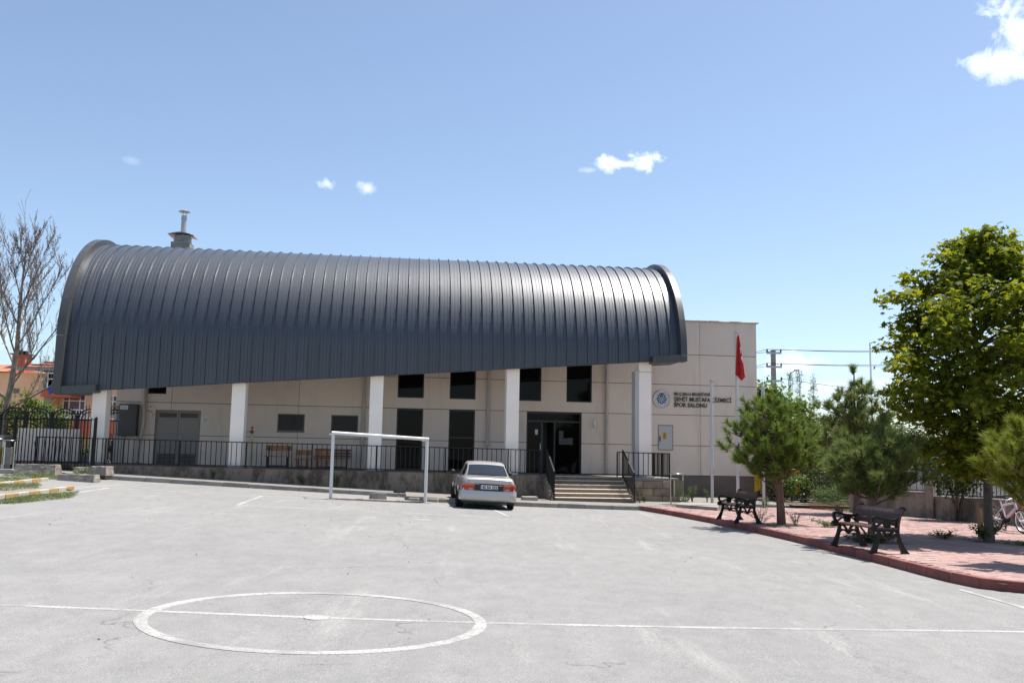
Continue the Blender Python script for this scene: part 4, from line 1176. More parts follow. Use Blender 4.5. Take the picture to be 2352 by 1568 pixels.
# rear glass (slightly bowed), following the slope of the cabin
rows = []
for f in np.linspace(0.07, .93, 7):
    y = -1.50 + (.64) * f; z = .957 + (1.29 - .957) * f
    wv = .615 - .085 * f
    rows.append([(wv * q, y - .012 - .030 * (1 - q * q) * .6, z + .008 + .026 * (1 - abs(q) ** 2.5)) for q in np.linspace(-1, 1, 13)])
MB().grid(rows).build('rear_window', MT['car_glass'], car, smooth=True, ang=80)
rows = []
for f in np.linspace(0.05, .95, 6):
    y = 1.02 - .60 * f; z = .94 + .36 * f; wv = .60 - .06 * f
    rows.append([(wv * q, y + .02, z + .02 + .02 * (1 - q * q)) for q in np.linspace(-1, 1, 9)])
MB().grid(rows).build('windscreen', MT['car_glass'], car, smooth=True, ang=80)
for sx in (-1, 1):
    def sp(y, z):
        wb = ip(y, [(a, b) for a, b, c, d in GS]); wt = ip(y, [(a, c) for a, b, c, d in GS]); zt_ = ip(y, [(a, d) for a, b, c, d in GS])
        k = (z - .925) / max(.02, zt_ - .925)
        return (sx * (float(np.interp(k, [0, .25, .65, .93], [wb + .02, wb, wb + (wt - wb) * .6, wt + .01])) + .007), y, z)
    for nm, ly, ty in (('rear_side_window', (-1.22, -.34), (-.92, -.38)), ('front_side_window', (-.26, .80), (-.30, .38))):
        rows = [[sp(ly[0] + (ty[0] - ly[0]) * f + ((ly[1] + (ty[1] - ly[1]) * f) - (ly[0] + (ty[0] - ly[0]) * f)) * g, .965 + (1.29 - .965) * f) for g in np.linspace(0, 1, 5)] for f in np.linspace(0, 1, 5)]
        MB().grid(rows).build(nm, MT['car_glass'], car, smooth=True, ang=80)
    # wheel arches, sill strip, mirror, handles
    for y in (-1.2325, 1.2325):
        MB().lathe([(0, 0), (.345, 0), (.345, -.05)], 28, (sx * .845 if sx > 0 else -.845, y, .315), 'x').build('wheel_arch', MT['car_dark'], car)
        whl = MB(); c_x = sx * .765
        prof = [(.19, -.085), (.27, -.09), (.296, -.065), (.30, 0), (.296, .065), (.27, .09), (.19, .085), (.19, -.085)]
        whl.lathe(prof, 28, (c_x, y, .295), 'x')
        wo_ = whl.build('wheel', MT['tyre'], car, smooth=True, ang=40)
        MB().lathe([(0, sx * .055), (.05, sx * .062), (.15, sx * .045), (.185, sx * .075), (.192, sx * .06)], 24, (c_x, y, .295), 'x').build('rim', MT['galv'], wo_, smooth=True)
    MB().box(min(sx * .838, sx * .852), max(sx * .838, sx * .852), -1.75, 1.75, .50, .54).build('side_moulding', MT['car_dark'], car)
    mb = MB(); mb.lathe([(.0, -.05), (.05, -.05), (.075, -.02), (.08, .03), (.06, .07), (0, .08)], 12, (sx * .93, .62, 1.0), 'y')
    mo = mb.build('door_mirror', MT['car_dark'], car, smooth=True); MB().bar((sx * .80, .62, .96), (sx * .90, .62, .98), .05, .05).build('mirror_arm', MT['car_dark'], mo)
    for y in (-.25, .75): MB().box(min(sx * .80, sx * .818), max(sx * .80, sx * .818), y - .1, y + .06, .80, .83).build('door_handle', MT['car_dark'], car)
    # tail lamp: orange over red, wrapped round the corner
    def lampband(z0, z1, off):
        pts = [(.43, -2.083), (.60, -2.083), (.71, -2.078), (.772, -2.045), (.800, -1.98)]
        return [[(sx * (x + off * (x > .7)), y - off, z) for x, y in pts] for z in (z0, z1)]
    tl = MB().grid(lampband(.555, .745, .002)).build('tail_lamp', MT['lens_red'], car, smooth=True, ang=60)
    MB().grid(lampband(.690, .742, .006)).build('indicator_lens', MT['lens_orange'], tl, smooth=True, ang=60)
    MB().box(min(sx * .48, sx * .60), max(sx * .48, sx * .60), -2.095, -2.088, .575, .60).build('reversing_lens', MT['galv'], tl)
bp = [(-.86, -1.55), (-.862, -1.85), (-.83, -2.02), (-.76, -2.10), (-.60, -2.135), (0, -2.15)]
plan = bp + [(-x, y) for x, y in bp[-2::-1]]
prof = [(.0, .535), (.0, .50), (-.012, .47), (-.012, .36), (.0, .30), (.03, .255), (.10, .235)]
rows = []
for dy, z in prof:
    k = 1 - max(0, dy) * .55
    rows.append([(x * k, y + max(dy, -.012) * (1 if y < -1.7 else .2), z) for x, y in plan])
rows = [[(x * .965, y + .05, .538) for x, y in plan]] + rows
bump_ = MB().grid(rows).build('rear_bumper', MT['car'], car, smooth=True, ang=45)
MB().box(-.70, .70, -2.03, -1.9, .20, .25).build('bumper_valance', MT['car_dark'], car)
MB().box(-.428, .428, -2.086, -2.05, .553, .748).build('plate_panel', MT['car_dark'], car)
pt = MB().box(-.265, .265, -2.096, -2.0862, .595, .708).build('number_plate', MT['white_sign'], car)
def car_text(body, size, x0, z, width, m, parent, y=-2.0975):
    me = text_mesh(body, size, m, bold=0.005)
    w = max(v.co.x for v in me.vertices); k = width / w
    for v in me.vertices: v.co = Vector((x0 + v.co.x * k, y, z + v.co.y))
    me.update()
    return link('plate_digits', me, parent)
car_text('42 SA 222', .112, -.205, .612, .455, MT['ink'], pt)
MB().box(-.263, -.232, -2.0985, -2.0965, .597, .706).build('plate_band', MT['blue_ink'], pt)
# boot lid shut lines and trim
for x in (-.62, .62): MB().box(x - .003, x + .003, -2.079, -2.04, .75, .86).build('shut_line', MT['car_dark'], car)
MB().box(-.43, .43, -2.084, -2.05, .540, .548).build('shut_line', MT['car_dark'], car)
mb = MB()
def ell(cx_, cz_, a, b, n=20):
    for k in range(n):
        t0_, t1_ = 2 * math.pi * k / n, 2 * math.pi * (k + 1) / n
        mb.bar((cx_ + a * math.cos(t0_), -2.085, cz_ + b * math.sin(t0_)), (cx_ + a * math.cos(t1_), -2.085, cz_ + b * math.sin(t1_)), .011, .008, up=(0, 1, 0))
ell(0, .805, .05, .034); ell(0, .812, .03, .012, 14); ell(0, .803, .013, .03, 14)
mb.build('boot_badge', MT['chrome'], car)
mb = MB()
for k in range(7): mb.box(.33 + k * .034, .33 + k * .034 + .02, -2.084, -2.07, .765, .788)
for k in range(3): mb.box(-.57 + k * .03, -.55 + k * .03, -2.084, -2.07, .768, .782)
mb.build('boot_trim', MT['chrome'], car)
MB().box(-.42, -.30, -2.092, -2.086, .72, .733).box(.30, .40, -2.092, -2.086, .70, .725).build('plate_lamp', MT['galv'], car)
MB().lathe([(.03, .05), (.042, -.10), (.045, -.10), (.035, .06)], 14, (.47, -2.02, .21), 'y').build('exhaust', MT['chrome'], car, smooth=True)
MB().box(-.75, .75, -1.9, 1.9, .17, .22).build('underbody', MT['car_dark'], car)

# ------------------------------------------------------------------ cast-iron park benches
def ribbon(mb, pts, wd, y0, y1):
    P = [Vector((a, b)) for a, b in pts]
    if not hasattr(wd, '__len__'): wd = [wd] * len(P)
    Lf, Rt = [], []
    for i, p in enumerate(P):
        d = (P[min(i + 1, len(P) - 1)] - P[max(i - 1, 0)]).normalized(); nn = Vector((-d.y, d.x))
        Lf.append(p + nn * wd[i] / 2); Rt.append(p - nn * wd[i] / 2)
    for i in range(len(P) - 1):
        mb.prism([tuple(Rt[i]), tuple(Rt[i + 1]), tuple(Lf[i + 1]), tuple(Lf[i])], y0, y1)
def curve(p0, p1, p2, n=7): return [((1 - t) ** 2 * p0[0] + 2 * t * (1 - t) * p1[0] + t * t * p2[0], (1 - t) ** 2 * p0[1] + 2 * t * (1 - t) * p1[1] + t * t * p2[1]) for t in np.linspace(0, 1, n)]
def disc(mb, x, z, r, y0, y1, n=14): mb.prism([(x + r * math.cos(2 * math.pi * k / n), z + r * math.sin(2 * math.pi * k / n)) for k in range(n)], y0, y1)
def bench_meshes():
    f = MB(); a, b = -.028, .028
    ribbon(f, [(.00, 0), (.045, .10), (.085, .20), (.115, .31), (.12, .40)], [.115, .075, .055, .05, .06], a, b)
    ribbon(f, [(.575, 0), (.525, .10), (.485, .20), (.455, .31), (.45, .42)], [.115, .075, .055, .05, .06], a, b)
    f.prism([(-.065, 0), (.07, 0), (.06, .022), (-.055, .022)], -.036, .036); f.prism([(.51, 0), (.645, 0), (.635, .022), (.52, .022)], -.036, .036)
    ribbon(f, [(.45, .40), (.462, .50), (.50, .62), (.545, .72)], [.062, .055, .052, .045], a, b)
    disc(f, .560, .735, .040, -.034, .034)
    ribbon(f, curve((.085, .20), (.13, .30), (.21, .285)) + [(.25, .26), (.285, .225)], .030, a, b)
    ribbon(f, curve((.485, .20), (.44, .30), (.36, .285)) + [(.32, .26), (.285, .225)], .030, a, b)
    f.prism([(.23, .275), (.285, .205), (.34, .275), (.31, .295), (.285, .28), (.26, .295)], -.034, .034)
    ribbon(f, curve((.125, .385), (.23, .37), (.262, .275)), .028, a, b)
    ribbon(f, curve((.445, .385), (.34, .37), (.308, .275)), .028, a, b)
    ribbon(f, [(.06, .395), (.46, .375)], .055, a, b)
    ribbon(f, curve((.492, .60), (.44, .53), (.30, .545), 8) + [(.18, .565), (.08, .59), (.035, .592), (.012, .575)], .040, -.034, .034)
    ribbon(f, [(.012, .58), (.012, .52), (.04, .46), (.05, .41)], [.05, .045, .045, .05], a, b)
    disc(f, .025, .400, .052, -.034, .034)
    f.prism([(.20, .535), (.34, .53), (.325, .44), (.285, .405), (.24, .415), (.21, .455)], -.022, .022)
    ribbon(f, curve((.07, .43), (.14, .50), (.21, .505)), .022, a, b)
    ribbon(f, curve((.445, .43), (.40, .50), (.33, .505)), .022, a, b)
    fr = f.mesh('end_frame', MT['iron'])
    HL = .715
    seat = [MB().box(x, x + .088, -HL, HL, .402, .426).mesh('seat_slat', MT['slat']) for x in (.055, .155, .255, .355)]
    back = []
    for k in range(3):
        z0, z1 = .455 + k * .098, .455 + k * .098 + .088
        xa = float(np.interp(z0, [.40, .50, .62, .74], [.425, .432, .468, .525])); xb = float(np.interp(z1, [.40, .50, .62, .74], [.425, .432, .468, .525]))
        back.append(MB().hexa([(xa, -HL, z0), (xa + .024, -HL, z0 - .006), (xa + .024, HL, z0 - .006), (xa, HL, z0), (xb, -HL, z1), (xb + .024, -HL, z1 - .006), (xb + .024, HL, z1 - .006), (xb, HL, z1)]).mesh('back_slat', MT['slat']))
        last = (xa, z0, xb, z1)
    under = MB().tube([(.285, -.66, .235), (.285, .66, .235)], .010, 6).mesh('stretcher', MT['iron'])
    vb = MB().bar((.285, -.26, .39), (.285, 0, .235), .018, .03).bar((.285, .26, .39), (.285, 0, .235), .018, .03)
    vb.prism([(.26, .22), (.31, .22), (.31, .26), (.26, .26)], -.03, .03)
    return fr, seat, back, under, vb.mesh('brace', MT['iron']), last
BM = bench_meshes()
MT['bench_text'] = mat('bench_lettering', (0.22, 0.17, 0.15), 0.5)
bt = text_mesh('KONYA BÜYÜKŞEHİR BELEDİYESİ', .062, MT['bench_text'], align='CENTER', bold=0.001)
xa, z0, xb, z1 = BM[5]
w_ = max(v.co.x for v in bt.vertices) * 2
for v in bt.vertices:
    f_ = (v.co.y + .024) / .088
    v.co = Vector((xa + (xb - xa) * f_ - .004, -v.co.x * 1.02 / w_, z0 + (z1 - z0) * f_))
bt.update()
bolt = MB().lathe([(0, .004), (.008, .003), (.010, 0)], 8).mesh('bolt', MT['galv'])
def park_bench(x, y, rz, label):
    b = tag(empty('park_bench', (x, y, G(x, y) + .131), rz), label, 'bench', 'cast-iron park benches on the red paving')
    for yy in (-.66, .66): link('end_frame', BM[0], b, (0, yy, 0))
    for m_ in BM[1]: link('seat_slat', m_, b)
    for m_ in BM[2]: link('back_slat', m_, b)
    link('stretcher', BM[3], b); link('brace', BM[4], b); link('lettering', bt, b)
    for xx in (.10, .20, .30, .40):
        for yy in (-.6, 0, .6): link('bolt', bolt, b, (xx, yy, .4262))
    return b
park_bench(5.375, 22.85, R(5.0), 'farther black cast-iron bench with brown planks beside the pine trunk')
park_bench(5.975, 16.16, R(8.2), 'nearer black cast-iron bench with brown planks close to the kerb')

# ------------------------------------------------------------------ flagpoles
def flagpole(x, y, ztop, label, r=.045):
    z0 = G(x, y) + .13
    p = tag(empty('flagpole', (x, y, z0)), label, 'flagpole', 'silver flagpoles before the right wing')
    MB().tube([(0, 0, 0), (0, 0, (ztop - z0) * .5), (0, 0, ztop - z0)], [r * 1.15, r, r * .8], 12).build('pole', MT['pole_paint'], p, smooth=True, ang=60)
    MB().lathe([(0, .03), (r * 2.4, .025), (r * 2.6, 0)], 12).build('base_plate', MT['galv'], p)
    MB().lathe([(0, .02), (r * 1.1, .01), (r * 1.2, -.01), (r * .8, -.05)], 12, (0, 0, ztop - z0)).build('cap', MT['galv'], p, smooth=True)
    MB().lathe([(0, -.03), (.028, -.02), (.028, .02), (0, .03)], 8, (r + .035, -.02, ztop - z0 - .05)).build('pulley', MT['galv'], p, smooth=True)
    MB().tube([(r + .02, -.02, ztop - z0 - .06), (r + .015, -.03, (ztop - z0) * .4), (r + .012, -.02, 1.1)], .004, 4).build('halyard', MT['white_sign'], p)
    MB().box(r, r + .03, -.02, .02, 1.05, 1.2).build('cleat', MT['galv'], p)
    return p
flagpole(6.76, 30.80, 4.22, 'bare silver flagpole, leftmost of three')
flagpole(7.22, 29.20, 5.66, 'tall silver flagpole carrying the red flag')
flagpole(8.37, 30.41, 4.12, 'short silver flagpole carrying the white flag behind the pine')
MT['flag_red'] = mat('red_flag_cloth', (0.40, 0.014, 0.012), 0.8, var=0.1, vscale=5)
MT['flag_white'] = mat('white_flag_cloth', (0.66, 0.66, 0.68), 0.8, var=0.06, vscale=5)
def hung_flag(name, x, y, ztop, zl, zr, ztip, wl_, wr_, m, label, seed, z0w=.03):
    rows = []; NC = 13
    for i in range(15):
        f = i / 14; row = []
        for j in range(NC):
            g = j / (NC - 1)
            wl2, wr2 = z0w + (wl_ - z0w) * f ** .8, z0w * .6 + (wr_ - z0w * .6) * f ** .9
            xx = -wl2 + (wl2 + wr2) * g
            bottom = zl + (zr - zl) * g if abs(g - .62) > .3 else ztip + abs(g - .62) / .3 * ((zl + (zr - zl) * g) - ztip)
            zz_ = ztop + (bottom - ztop) * f
            yy = -.05 - .055 * math.sin(g * 9 + seed + f * .8) * (0.25 + .75 * f) - .03 * math.sin(g * 21 + seed * 2) * f
            row.append((xx, yy, zz_))
        rows.append(row)
    fo = MB().grid(rows).build(name, m, None, (x, y, 0), smooth=True, ang=80)
    fo.modifiers.new('t', 'SOLIDIFY').thickness = 0.004
    return fo, rows
fl, rw = hung_flag('red_flag', 7.26, 29.12, 5.55, 4.24, 4.18, 4.06, .13, .22, MT['flag_red'], '', .6)
tag(fl, 'red flag hanging limp with white marks in its folds', 'flag')
def patch(cells_, nm):
    mb = MB()
    for i, j in cells_:
        q = [rw[i][j], rw[i][j + 1], rw[i + 1][j + 1], rw[i + 1][j]]
        mb.add([(a, b - .008, c) for a, b, c in q], [(0, 1, 2, 3)])
    return mb.build(nm, MT['flag_white'], fl, smooth=True)
patch([(4, 9), (4, 10), (5, 9), (4, 11)], 'crescent'); patch([(7, 10), (7, 11), (8, 10), (7, 9)], 'star')
f2, rw2 = hung_flag('white_flag', 8.38, 30.33, 4.05, 3.0, 2.95, 2.85, .05, .13, MT['flag_white'], '', 2.1)
tag(f2, 'pale flag hanging folded against the right flagpole', 'flag')

# ------------------------------------------------------------------ litter bins
MT['bin_green'] = mat('bin_box', (0.17, 0.155, 0.09), 0.5, metal=0.3, var=0.1)
def litter_bin(x, y, z, rz, label, face, H=.98, W=.44):
    b = tag(empty('litter_bin', (x, y, z), rz), label, 'litter bin', 'steel litter bins')
    for sx in (-1, 1): MB().tube([(sx * W / 2, 0, -.02), (sx * W / 2, 0, H)], .020, 10).build('post', MT['chrome'], b, smooth=True)
    MB().grid([[(x_, y_, H + .05 - .35 * y_ * y_) for x_ in (-W / 2 - .02, W / 2 + .02)] for y_ in np.linspace(-.17, .17, 7)]).build('roof', MT['chrome'], b, smooth=True).modifiers.new('t', 'SOLIDIFY').thickness = .02
    bx_ = bevel(MB().box(-W / 2 + .05, W / 2 - .04, -.13, .13, .26, .80).build('box', face, b), .01, 1)
    MB().box(-W / 2 + .02, W / 2 - .02, -.008, .008, .42, .46).build('pivot', MT['galv'], b)
    MB().box(-W / 2 + .05, -W / 2 + .075, -.135, -.131, .26, .80).build('edge_trim', MT['chrome'], b)
    return b
p = HP(9.27, 4.95, 0)
litter_bin(p[0], p[1], G(p[0], p[1]) + .125, .25, 'steel litter bin with olive box before the blockwork end', MT['bin_green'])
MT['bin_grey'] = mat('bin_grey', (0.17, 0.165, 0.155), 0.45, metal=0.4, var=0.1)
litter_bin(-15.78, 29.05, G(-15.78, 29.05), .1, 'grey steel litter bin beside the gate at the left edge', MT['bin_grey'], H=.98, W=.30)
yb = litter_bin(-16.28, 29.1, G(-16.28, 29.1), .1, 'yellow litter bin cut by the left edge of the picture', MT['yellow'], H=1.02, W=.5)
# ------------------------------------------------------------------ right boundary wall
bw = tag(empty('boundary_wall', (12.5, 27.6, 0)), 'stained concrete boundary wall with pillars behind the trees', 'wall')
bw.location = (0, 0, 0)
MT['old_conc'] = streak_mat('old_concrete', (0.36, 0.31, 0.255), (0.15, 0.105, 0.08), 0.7)
WP = [(10.75, 29.25), (12.55, 27.6), (13.25, 26.1), (13.75, 24.3), (14.4, 21.5)]
def wall_seg(a, b, h, h2, parent, nm='wall_bay', th=.16):
    A, B = Vector((*a, 0)), Vector((*b, 0)); d = (B - A).normalized(); nn = Vector((-d.y, d.x, 0))
    L_ = (B - A).length
    mb = MB().box(0, L_, 0, th, -.2, h)
    o = mb.build(nm, MT['old_conc'], parent, (A.x, A.y, G(A.x, A.y)), math.atan2(d.y, d.x))
    c = bevel(MB().box(-.01, L_ + .01, -.035, th + .03, h + .002, h + .05).build('wall_cap', MT['concrete_light'], parent, (A.x, A.y, G(A.x, A.y)), math.atan2(d.y, d.x)), .01, 1)
    for k in range(int(L_ / .9)):
        MB().box(k * .9 + .85, k * .9 + .865, -.004, .01, 0, h - .02).build('form_joint', MT['block'], parent, (A.x, A.y, G(A.x, A.y)), math.atan2(d.y, d.x))
    return o
wall_seg(WP[0], WP[1], .80, 0, bw)
wall_seg((12.62, 27.5), WP[2], .72, 0, bw); wall_seg(WP[2], WP[3], .74, 0, bw); wall_seg(WP[3], WP[4], .76, 0, bw)
for (x, y), h in ((WP[1], 1.16), (WP[3], 1.2)):
    bevel(MB().box(-.11, .11, -.16, .16, -.2, h).build('pillar', MT['old_conc'], bw, (x + .03, y - .02, G(x, y)), -.75), .015, 1)
def iron_fence(name, label, a, b, z0, h, n, m, spear=False, group=None, rails=(0.12, .9), bw_=.016):
    A, B = Vector((*a, 0)), Vector((*b, 0)); d = (B - A); L_ = d.length
    f = tag(empty(name, (A.x, A.y, z0), math.atan2(d.y, d.x)), label, 'fence', group)
    for q in rails: MB().box(0, L_, -.012, .012, h * q - .014, h * q + .014).build('rail', m, f)
    me = MB().box(-bw_ / 2, bw_ / 2, -bw_ / 2, bw_ / 2, 0.02, h).mesh('picket', m)
    for k in range(n): link('picket', me, f, (L_ * (k + .5) / n, 0, 0))
    pm_ = MB().box(-.03, .03, -.03, .03, -.1, h + .03).mesh('post', m)
    for k in (0, L_): link('post', pm_, f, (k, 0, 0))
    return f
iron_fence('wall_fence', 'dark iron fence on top of the boundary wall left of the pillar', (10.8, 29.28), (12.5, 27.72), G(11.5, 28.5) + .85, .42, 13, MT['iron_brown'], group='iron fences on the boundary wall')
iron_fence('wall_fence', 'dark iron fence on top of the boundary wall behind the bush', (12.75, 27.45), (13.7, 24.6), G(13, 26) + .78, .44, 22, MT['iron_brown'], group='iron fences on the boundary wall')
iron_fence('garden_fence', 'dark brown iron fence between the hall and the boundary wall', (9.25, 33.3), (13.2, 32.6), .22, 1.02, 27, MT['iron_brown'])
# neighbouring garden wall and plain building far behind the boundary wall
far = MB().box(0, 9, 0, .2, 0, 1.25).build('neighbour_wall', MT['coping'], None, (12.2, 38.5, 0), -.35)
tag(far, 'pale rendered garden wall beyond the iron fence', 'wall')
nb = tag(empty('neighbour_house', (22, 50, 0), -.3), 'pale house with small tiled roof glimpsed behind the trees', 'house')
MB().box(-4, 4, 0, 6, 0, 2.7).build('wall', MT['coping'], nb)
MB().hexa([(-4.4, -.4, 2.7), (4.4, -.4, 2.7), (4.4, 6.4, 2.7), (-4.4, 6.4, 2.7), (-1, 3, 3.4), (1, 3, 3.4), (1, 3.2, 3.4), (-1, 3.2, 3.4)]).build('roof', MT['coping'], nb)
for x in (-2.5, 0, 2.5):
    wdw = MB().box(x - .6, x + .6, -.06, .05, 1.1, 2.3).build('window', MT['white_frame'], nb)
    MB().box(x - .52, x + .52, -.075, -.061, 1.18, 2.22).build('pane', MT['glass'], wdw)
# yellow machine behind the fence
ym = tag(empty('yellow_cabinet', (10.2, 35.2, .2), .1), 'yellow steel cabinet half hidden behind the garden fence', 'cabinet')
bevel(MB().box(-.75, .75, -.4, .4, .1, 1.05).build('housing', MT['yellow'], ym), .03, 2)
for x in (-.5, 0.1, .35): MB().box(x, x + .16, -.415, -.402, .25, .8).build('vent', MT['louvre_dark'], ym)
MB().box(-.7, .7, -.35, .35, 0, .1).build('skid', MT['iron'], ym)

# ------------------------------------------------------------------ vegetation
RNG = np.random.default_rng(11)
MT['needle_a'] = leaf_mat('pine_needles_green', (0.10, 0.155, 0.022), (0.205, 0.265, 0.050), 0.38, 0.55)
MT['needle_b'] = leaf_mat('pine_needles_grey', (0.105, 0.145, 0.034), (0.205, 0.240, 0.070), 0.36, 0.55)
MT['needle_y'] = leaf_mat('pine_needles_yellow', (0.17, 0.205, 0.022), (0.28, 0.30, 0.045), 0.32, 0.5)
MT['maple'] = leaf_mat('maple_leaf', (0.062, 0.105, 0.011), (0.200, 0.225, 0.020), 0.48, 0.65, (1.7, 1.45, 0.6))
MT['bush'] = leaf_mat('bush_leaf', (0.040, 0.070, 0.018), (0.105, 0.140, 0.035), 0.30, 0.4)
MT['fresh'] = leaf_mat('fresh_leaf', (0.075, 0.135, 0.020), (0.17, 0.24, 0.045), 0.40, 0.45)
MT['willow'] = leaf_mat('grey_green_leaf', (0.075, 0.12, 0.05), (0.15, 0.20, 0.085), 0.35, 0.5)
MT['weed'] = leaf_mat('weed_leaf', (0.055, 0.10, 0.025), (0.13, 0.17, 0.05), 0.30, 0.6)
MT['dry'] = leaf_mat('dry_twig', (0.16, 0.11, 0.075), (0.26, 0.19, 0.13), 0.1, 0.8)
MT['pod'] = leaf_mat('brown_pod', (0.07, 0.035, 0.022), (0.15, 0.085, 0.055), 0.1, 0.8)

def unit(v): return v / (np.linalg.norm(v, axis=-1, keepdims=True) + 1e-9)
def needles(centres, dirs, n, ln, wd, spread=1.15):
    """tufts of needles: thin triangles radiating forwards round each shoot"""
    m = len(centres)
    C = np.repeat(centres, n, 0); D = np.repeat(unit(dirs), n, 0)
    rnd = unit(RNG.normal(size=(m * n, 3)))
    side = unit(rnd - D * (rnd * D).sum(1, keepdims=True))
    ang = RNG.uniform(0.15, spread, (m * n, 1))
    nd = D * np.cos(ang) + side * np.sin(ang)
    along = RNG.uniform(-0.16, 0.04, (m * n, 1))
    base = C + D * along
    L = ln * RNG.uniform(0.7, 1.15, (m * n, 1))
    tip = base + nd * L + np.array([0, 0, -0.012])
    wv = unit(np.cross(nd, RNG.normal(size=(m * n, 3)))) * wd / 2
    V = np.stack([base - wv, base + wv, tip], 1).reshape(-1, 3)
    F = np.arange(len(V)).reshape(-1, 3)
    return V, F
def pine(name, label, x, y, ztrunk, lean, crown_c, crown_r, nbr, m, per=60, ln=.17, seed=1, low=0.35, trunk_r=.085, leader=None, wd=.009, sub=3):
    rg = np.random.default_rng(seed)
    z0 = G(x, y) + .10
    t = tag(empty(name, (x, y, z0)), label, 'tree', 'pine trees on the red paving')
    top = np.array(crown_c) + np.array([0, 0, crown_r[2] * .8]) - np.array([x, y, z0])
    if leader is not None: top = np.array(leader) - np.array([x, y, z0])
    zt_ = ztrunk - z0
    path = [np.array([0, 0, -.05]), np.array([lean[0] * .3, lean[1] * .3, zt_ * .4]), np.array([lean[0] * .7, lean[1] * .7, zt_ * .75]), np.array([lean[0], lean[1], zt_])]
    path += [path[-1] + (top - path[-1]) * f + np.array([rg.normal() * .03, rg.normal() * .03, 0]) for f in (.35, .7, 1.0)]
    rad = [trunk_r * 1.2, trunk_r, trunk_r * .93, trunk_r * .85, trunk_r * .55, trunk_r * .35, trunk_r * .15]
    tb = MB().tube(path, rad, 10)
    # knots where branches were sawn off
    for k in range(3):
        f = rg.uniform(.3, .95); pz = zt_ * f; a = rg.uniform(0, 6.3)
        cxy = np.array([lean[0] * f, lean[1] * f, pz]); dv = np.array([math.cos(a), math.sin(a), .1])
        tb.tube([cxy, cxy + dv * trunk_r * 1.25], [trunk_r * .75, trunk_r * .45], 7)
    cl = np.array(crown_c) - np.array([x, y, z0]); cr = np.array(crown_r)
    cen, dirs = [], []
    for i in range(nbr):
        ph = i * 2.39996 + rg.normal() * .2
        cz = 1 - 2 * (i + .5) / nbr
        cz = cz * .93 + .04
        rr_ = math.sqrt(max(0, 1 - cz * cz))
        lump = rg.uniform(.60, 1.12)
        end = cl + cr * np.array([rr_ * math.cos(ph), rr_ * math.sin(ph), cz]) * lump
        # where the branch leaves the stem
        hz = np.clip(end[2] - abs(rg.normal()) * .25 - rr_ * .35 * cr[2], zt_ * (1 - low), top[2] * .96)
        tt = np.clip((hz - zt_ * .6) / max(.1, top[2] - zt_ * .6), 0, 1)
        st = np.array([lean[0], lean[1], 0]) * (1 - tt) + np.array([top[0], top[1], 0]) * tt; st[2] = hz
        mid = (st + end) / 2 + np.array([0, 0, -.10 * rr_]) + rg.normal(size=3) * .05
        tb.tube([st, mid, end], [.024, .016, .007], 5)
        d_end = unit((end - mid)[None])[0] + np.array([0, 0, .55])
        cen.append(end); dirs.append(d_end)
        for q in range(sub):
            f = rg.uniform(.35, .95)
            bp = (1 - f) ** 2 * st + 2 * f * (1 - f) * mid + f * f * end
            off = unit(rg.normal(size=(1, 3)))[0]; off[2] = abs(off[2]) * .6
            e2 = bp + off * rg.uniform(.12, .30) * max(.7, cr[0])
            tb.tube([bp, e2], [.009, .005], 4)
            cen.append(e2); dirs.append(off + np.array([0, 0, .6]))
    if leader is not None:
        for f in np.linspace(.0, 1.0, 7):
            pz = path[3] + (top - path[3]) * f
            for q in range(2):
                a = rg.uniform(0, 6.3); off = np.array([math.cos(a), math.sin(a), .9]) * (.24 * (1.05 - f) + .02)
                cen.append(pz + off); dirs.append(off + np.array([0, 0, .4]))
        cen.append(top); dirs.append(np.array([0, 0, 1.0]))
    tb.build('trunk', MT['bark_pine'], t, smooth=True, ang=70)
    V, F = needles(np.array(cen), np.array(dirs), per, ln, wd)
    c = link('crown', fast_mesh('crown', V, F, m, 3), t); c['kind'] = 'stuff'
    return t
pine('pine_tree', 'round dark green pine beside the farther bench', 6.55, 22.28, 1.08, (-.05, 0), (6.36, 22.3, 2.12), (1.16, 1.1, .98), 72, MT['needle_a'], per=105, ln=.19, seed=3, trunk_r=.095, wd=.014, sub=4)
pine('pine_tree', 'tall spiky pine with upright leaders in front of the boundary wall', 10.37, 27.65, 1.2, (.1, 0), (10.42, 27.7, 2.55), (1.35, 1.2, 1.3), 70, MT['needle_b'], per=90, ln=.24, seed=5, trunk_r=.10, leader=(10.40, 27.7, 4.35), wd=.016, sub=4)
pine('pine_tree', 'gnarled grey-green pine behind the nearer bench', 7.02, 17.99, .92, (.02, 0), (7.12, 18.0, 1.62), (1.08, .95, .62), 66, MT['needle_b'], per=110, ln=.19, seed=8, trunk_r=.062, leader=(7.33, 18.0, 2.45), wd=.012, sub=4)
pine('pine_tree', 'yellowish pine cut by the right edge of the picture', 8.25, 14.3, 1.1, (-.05, 0), (8.12, 14.1, 1.78), (.88, .85, .52), 46, MT['needle_y'], per=170, ln=.17, seed=9, trunk_r=.06, wd=.011, sub=4)

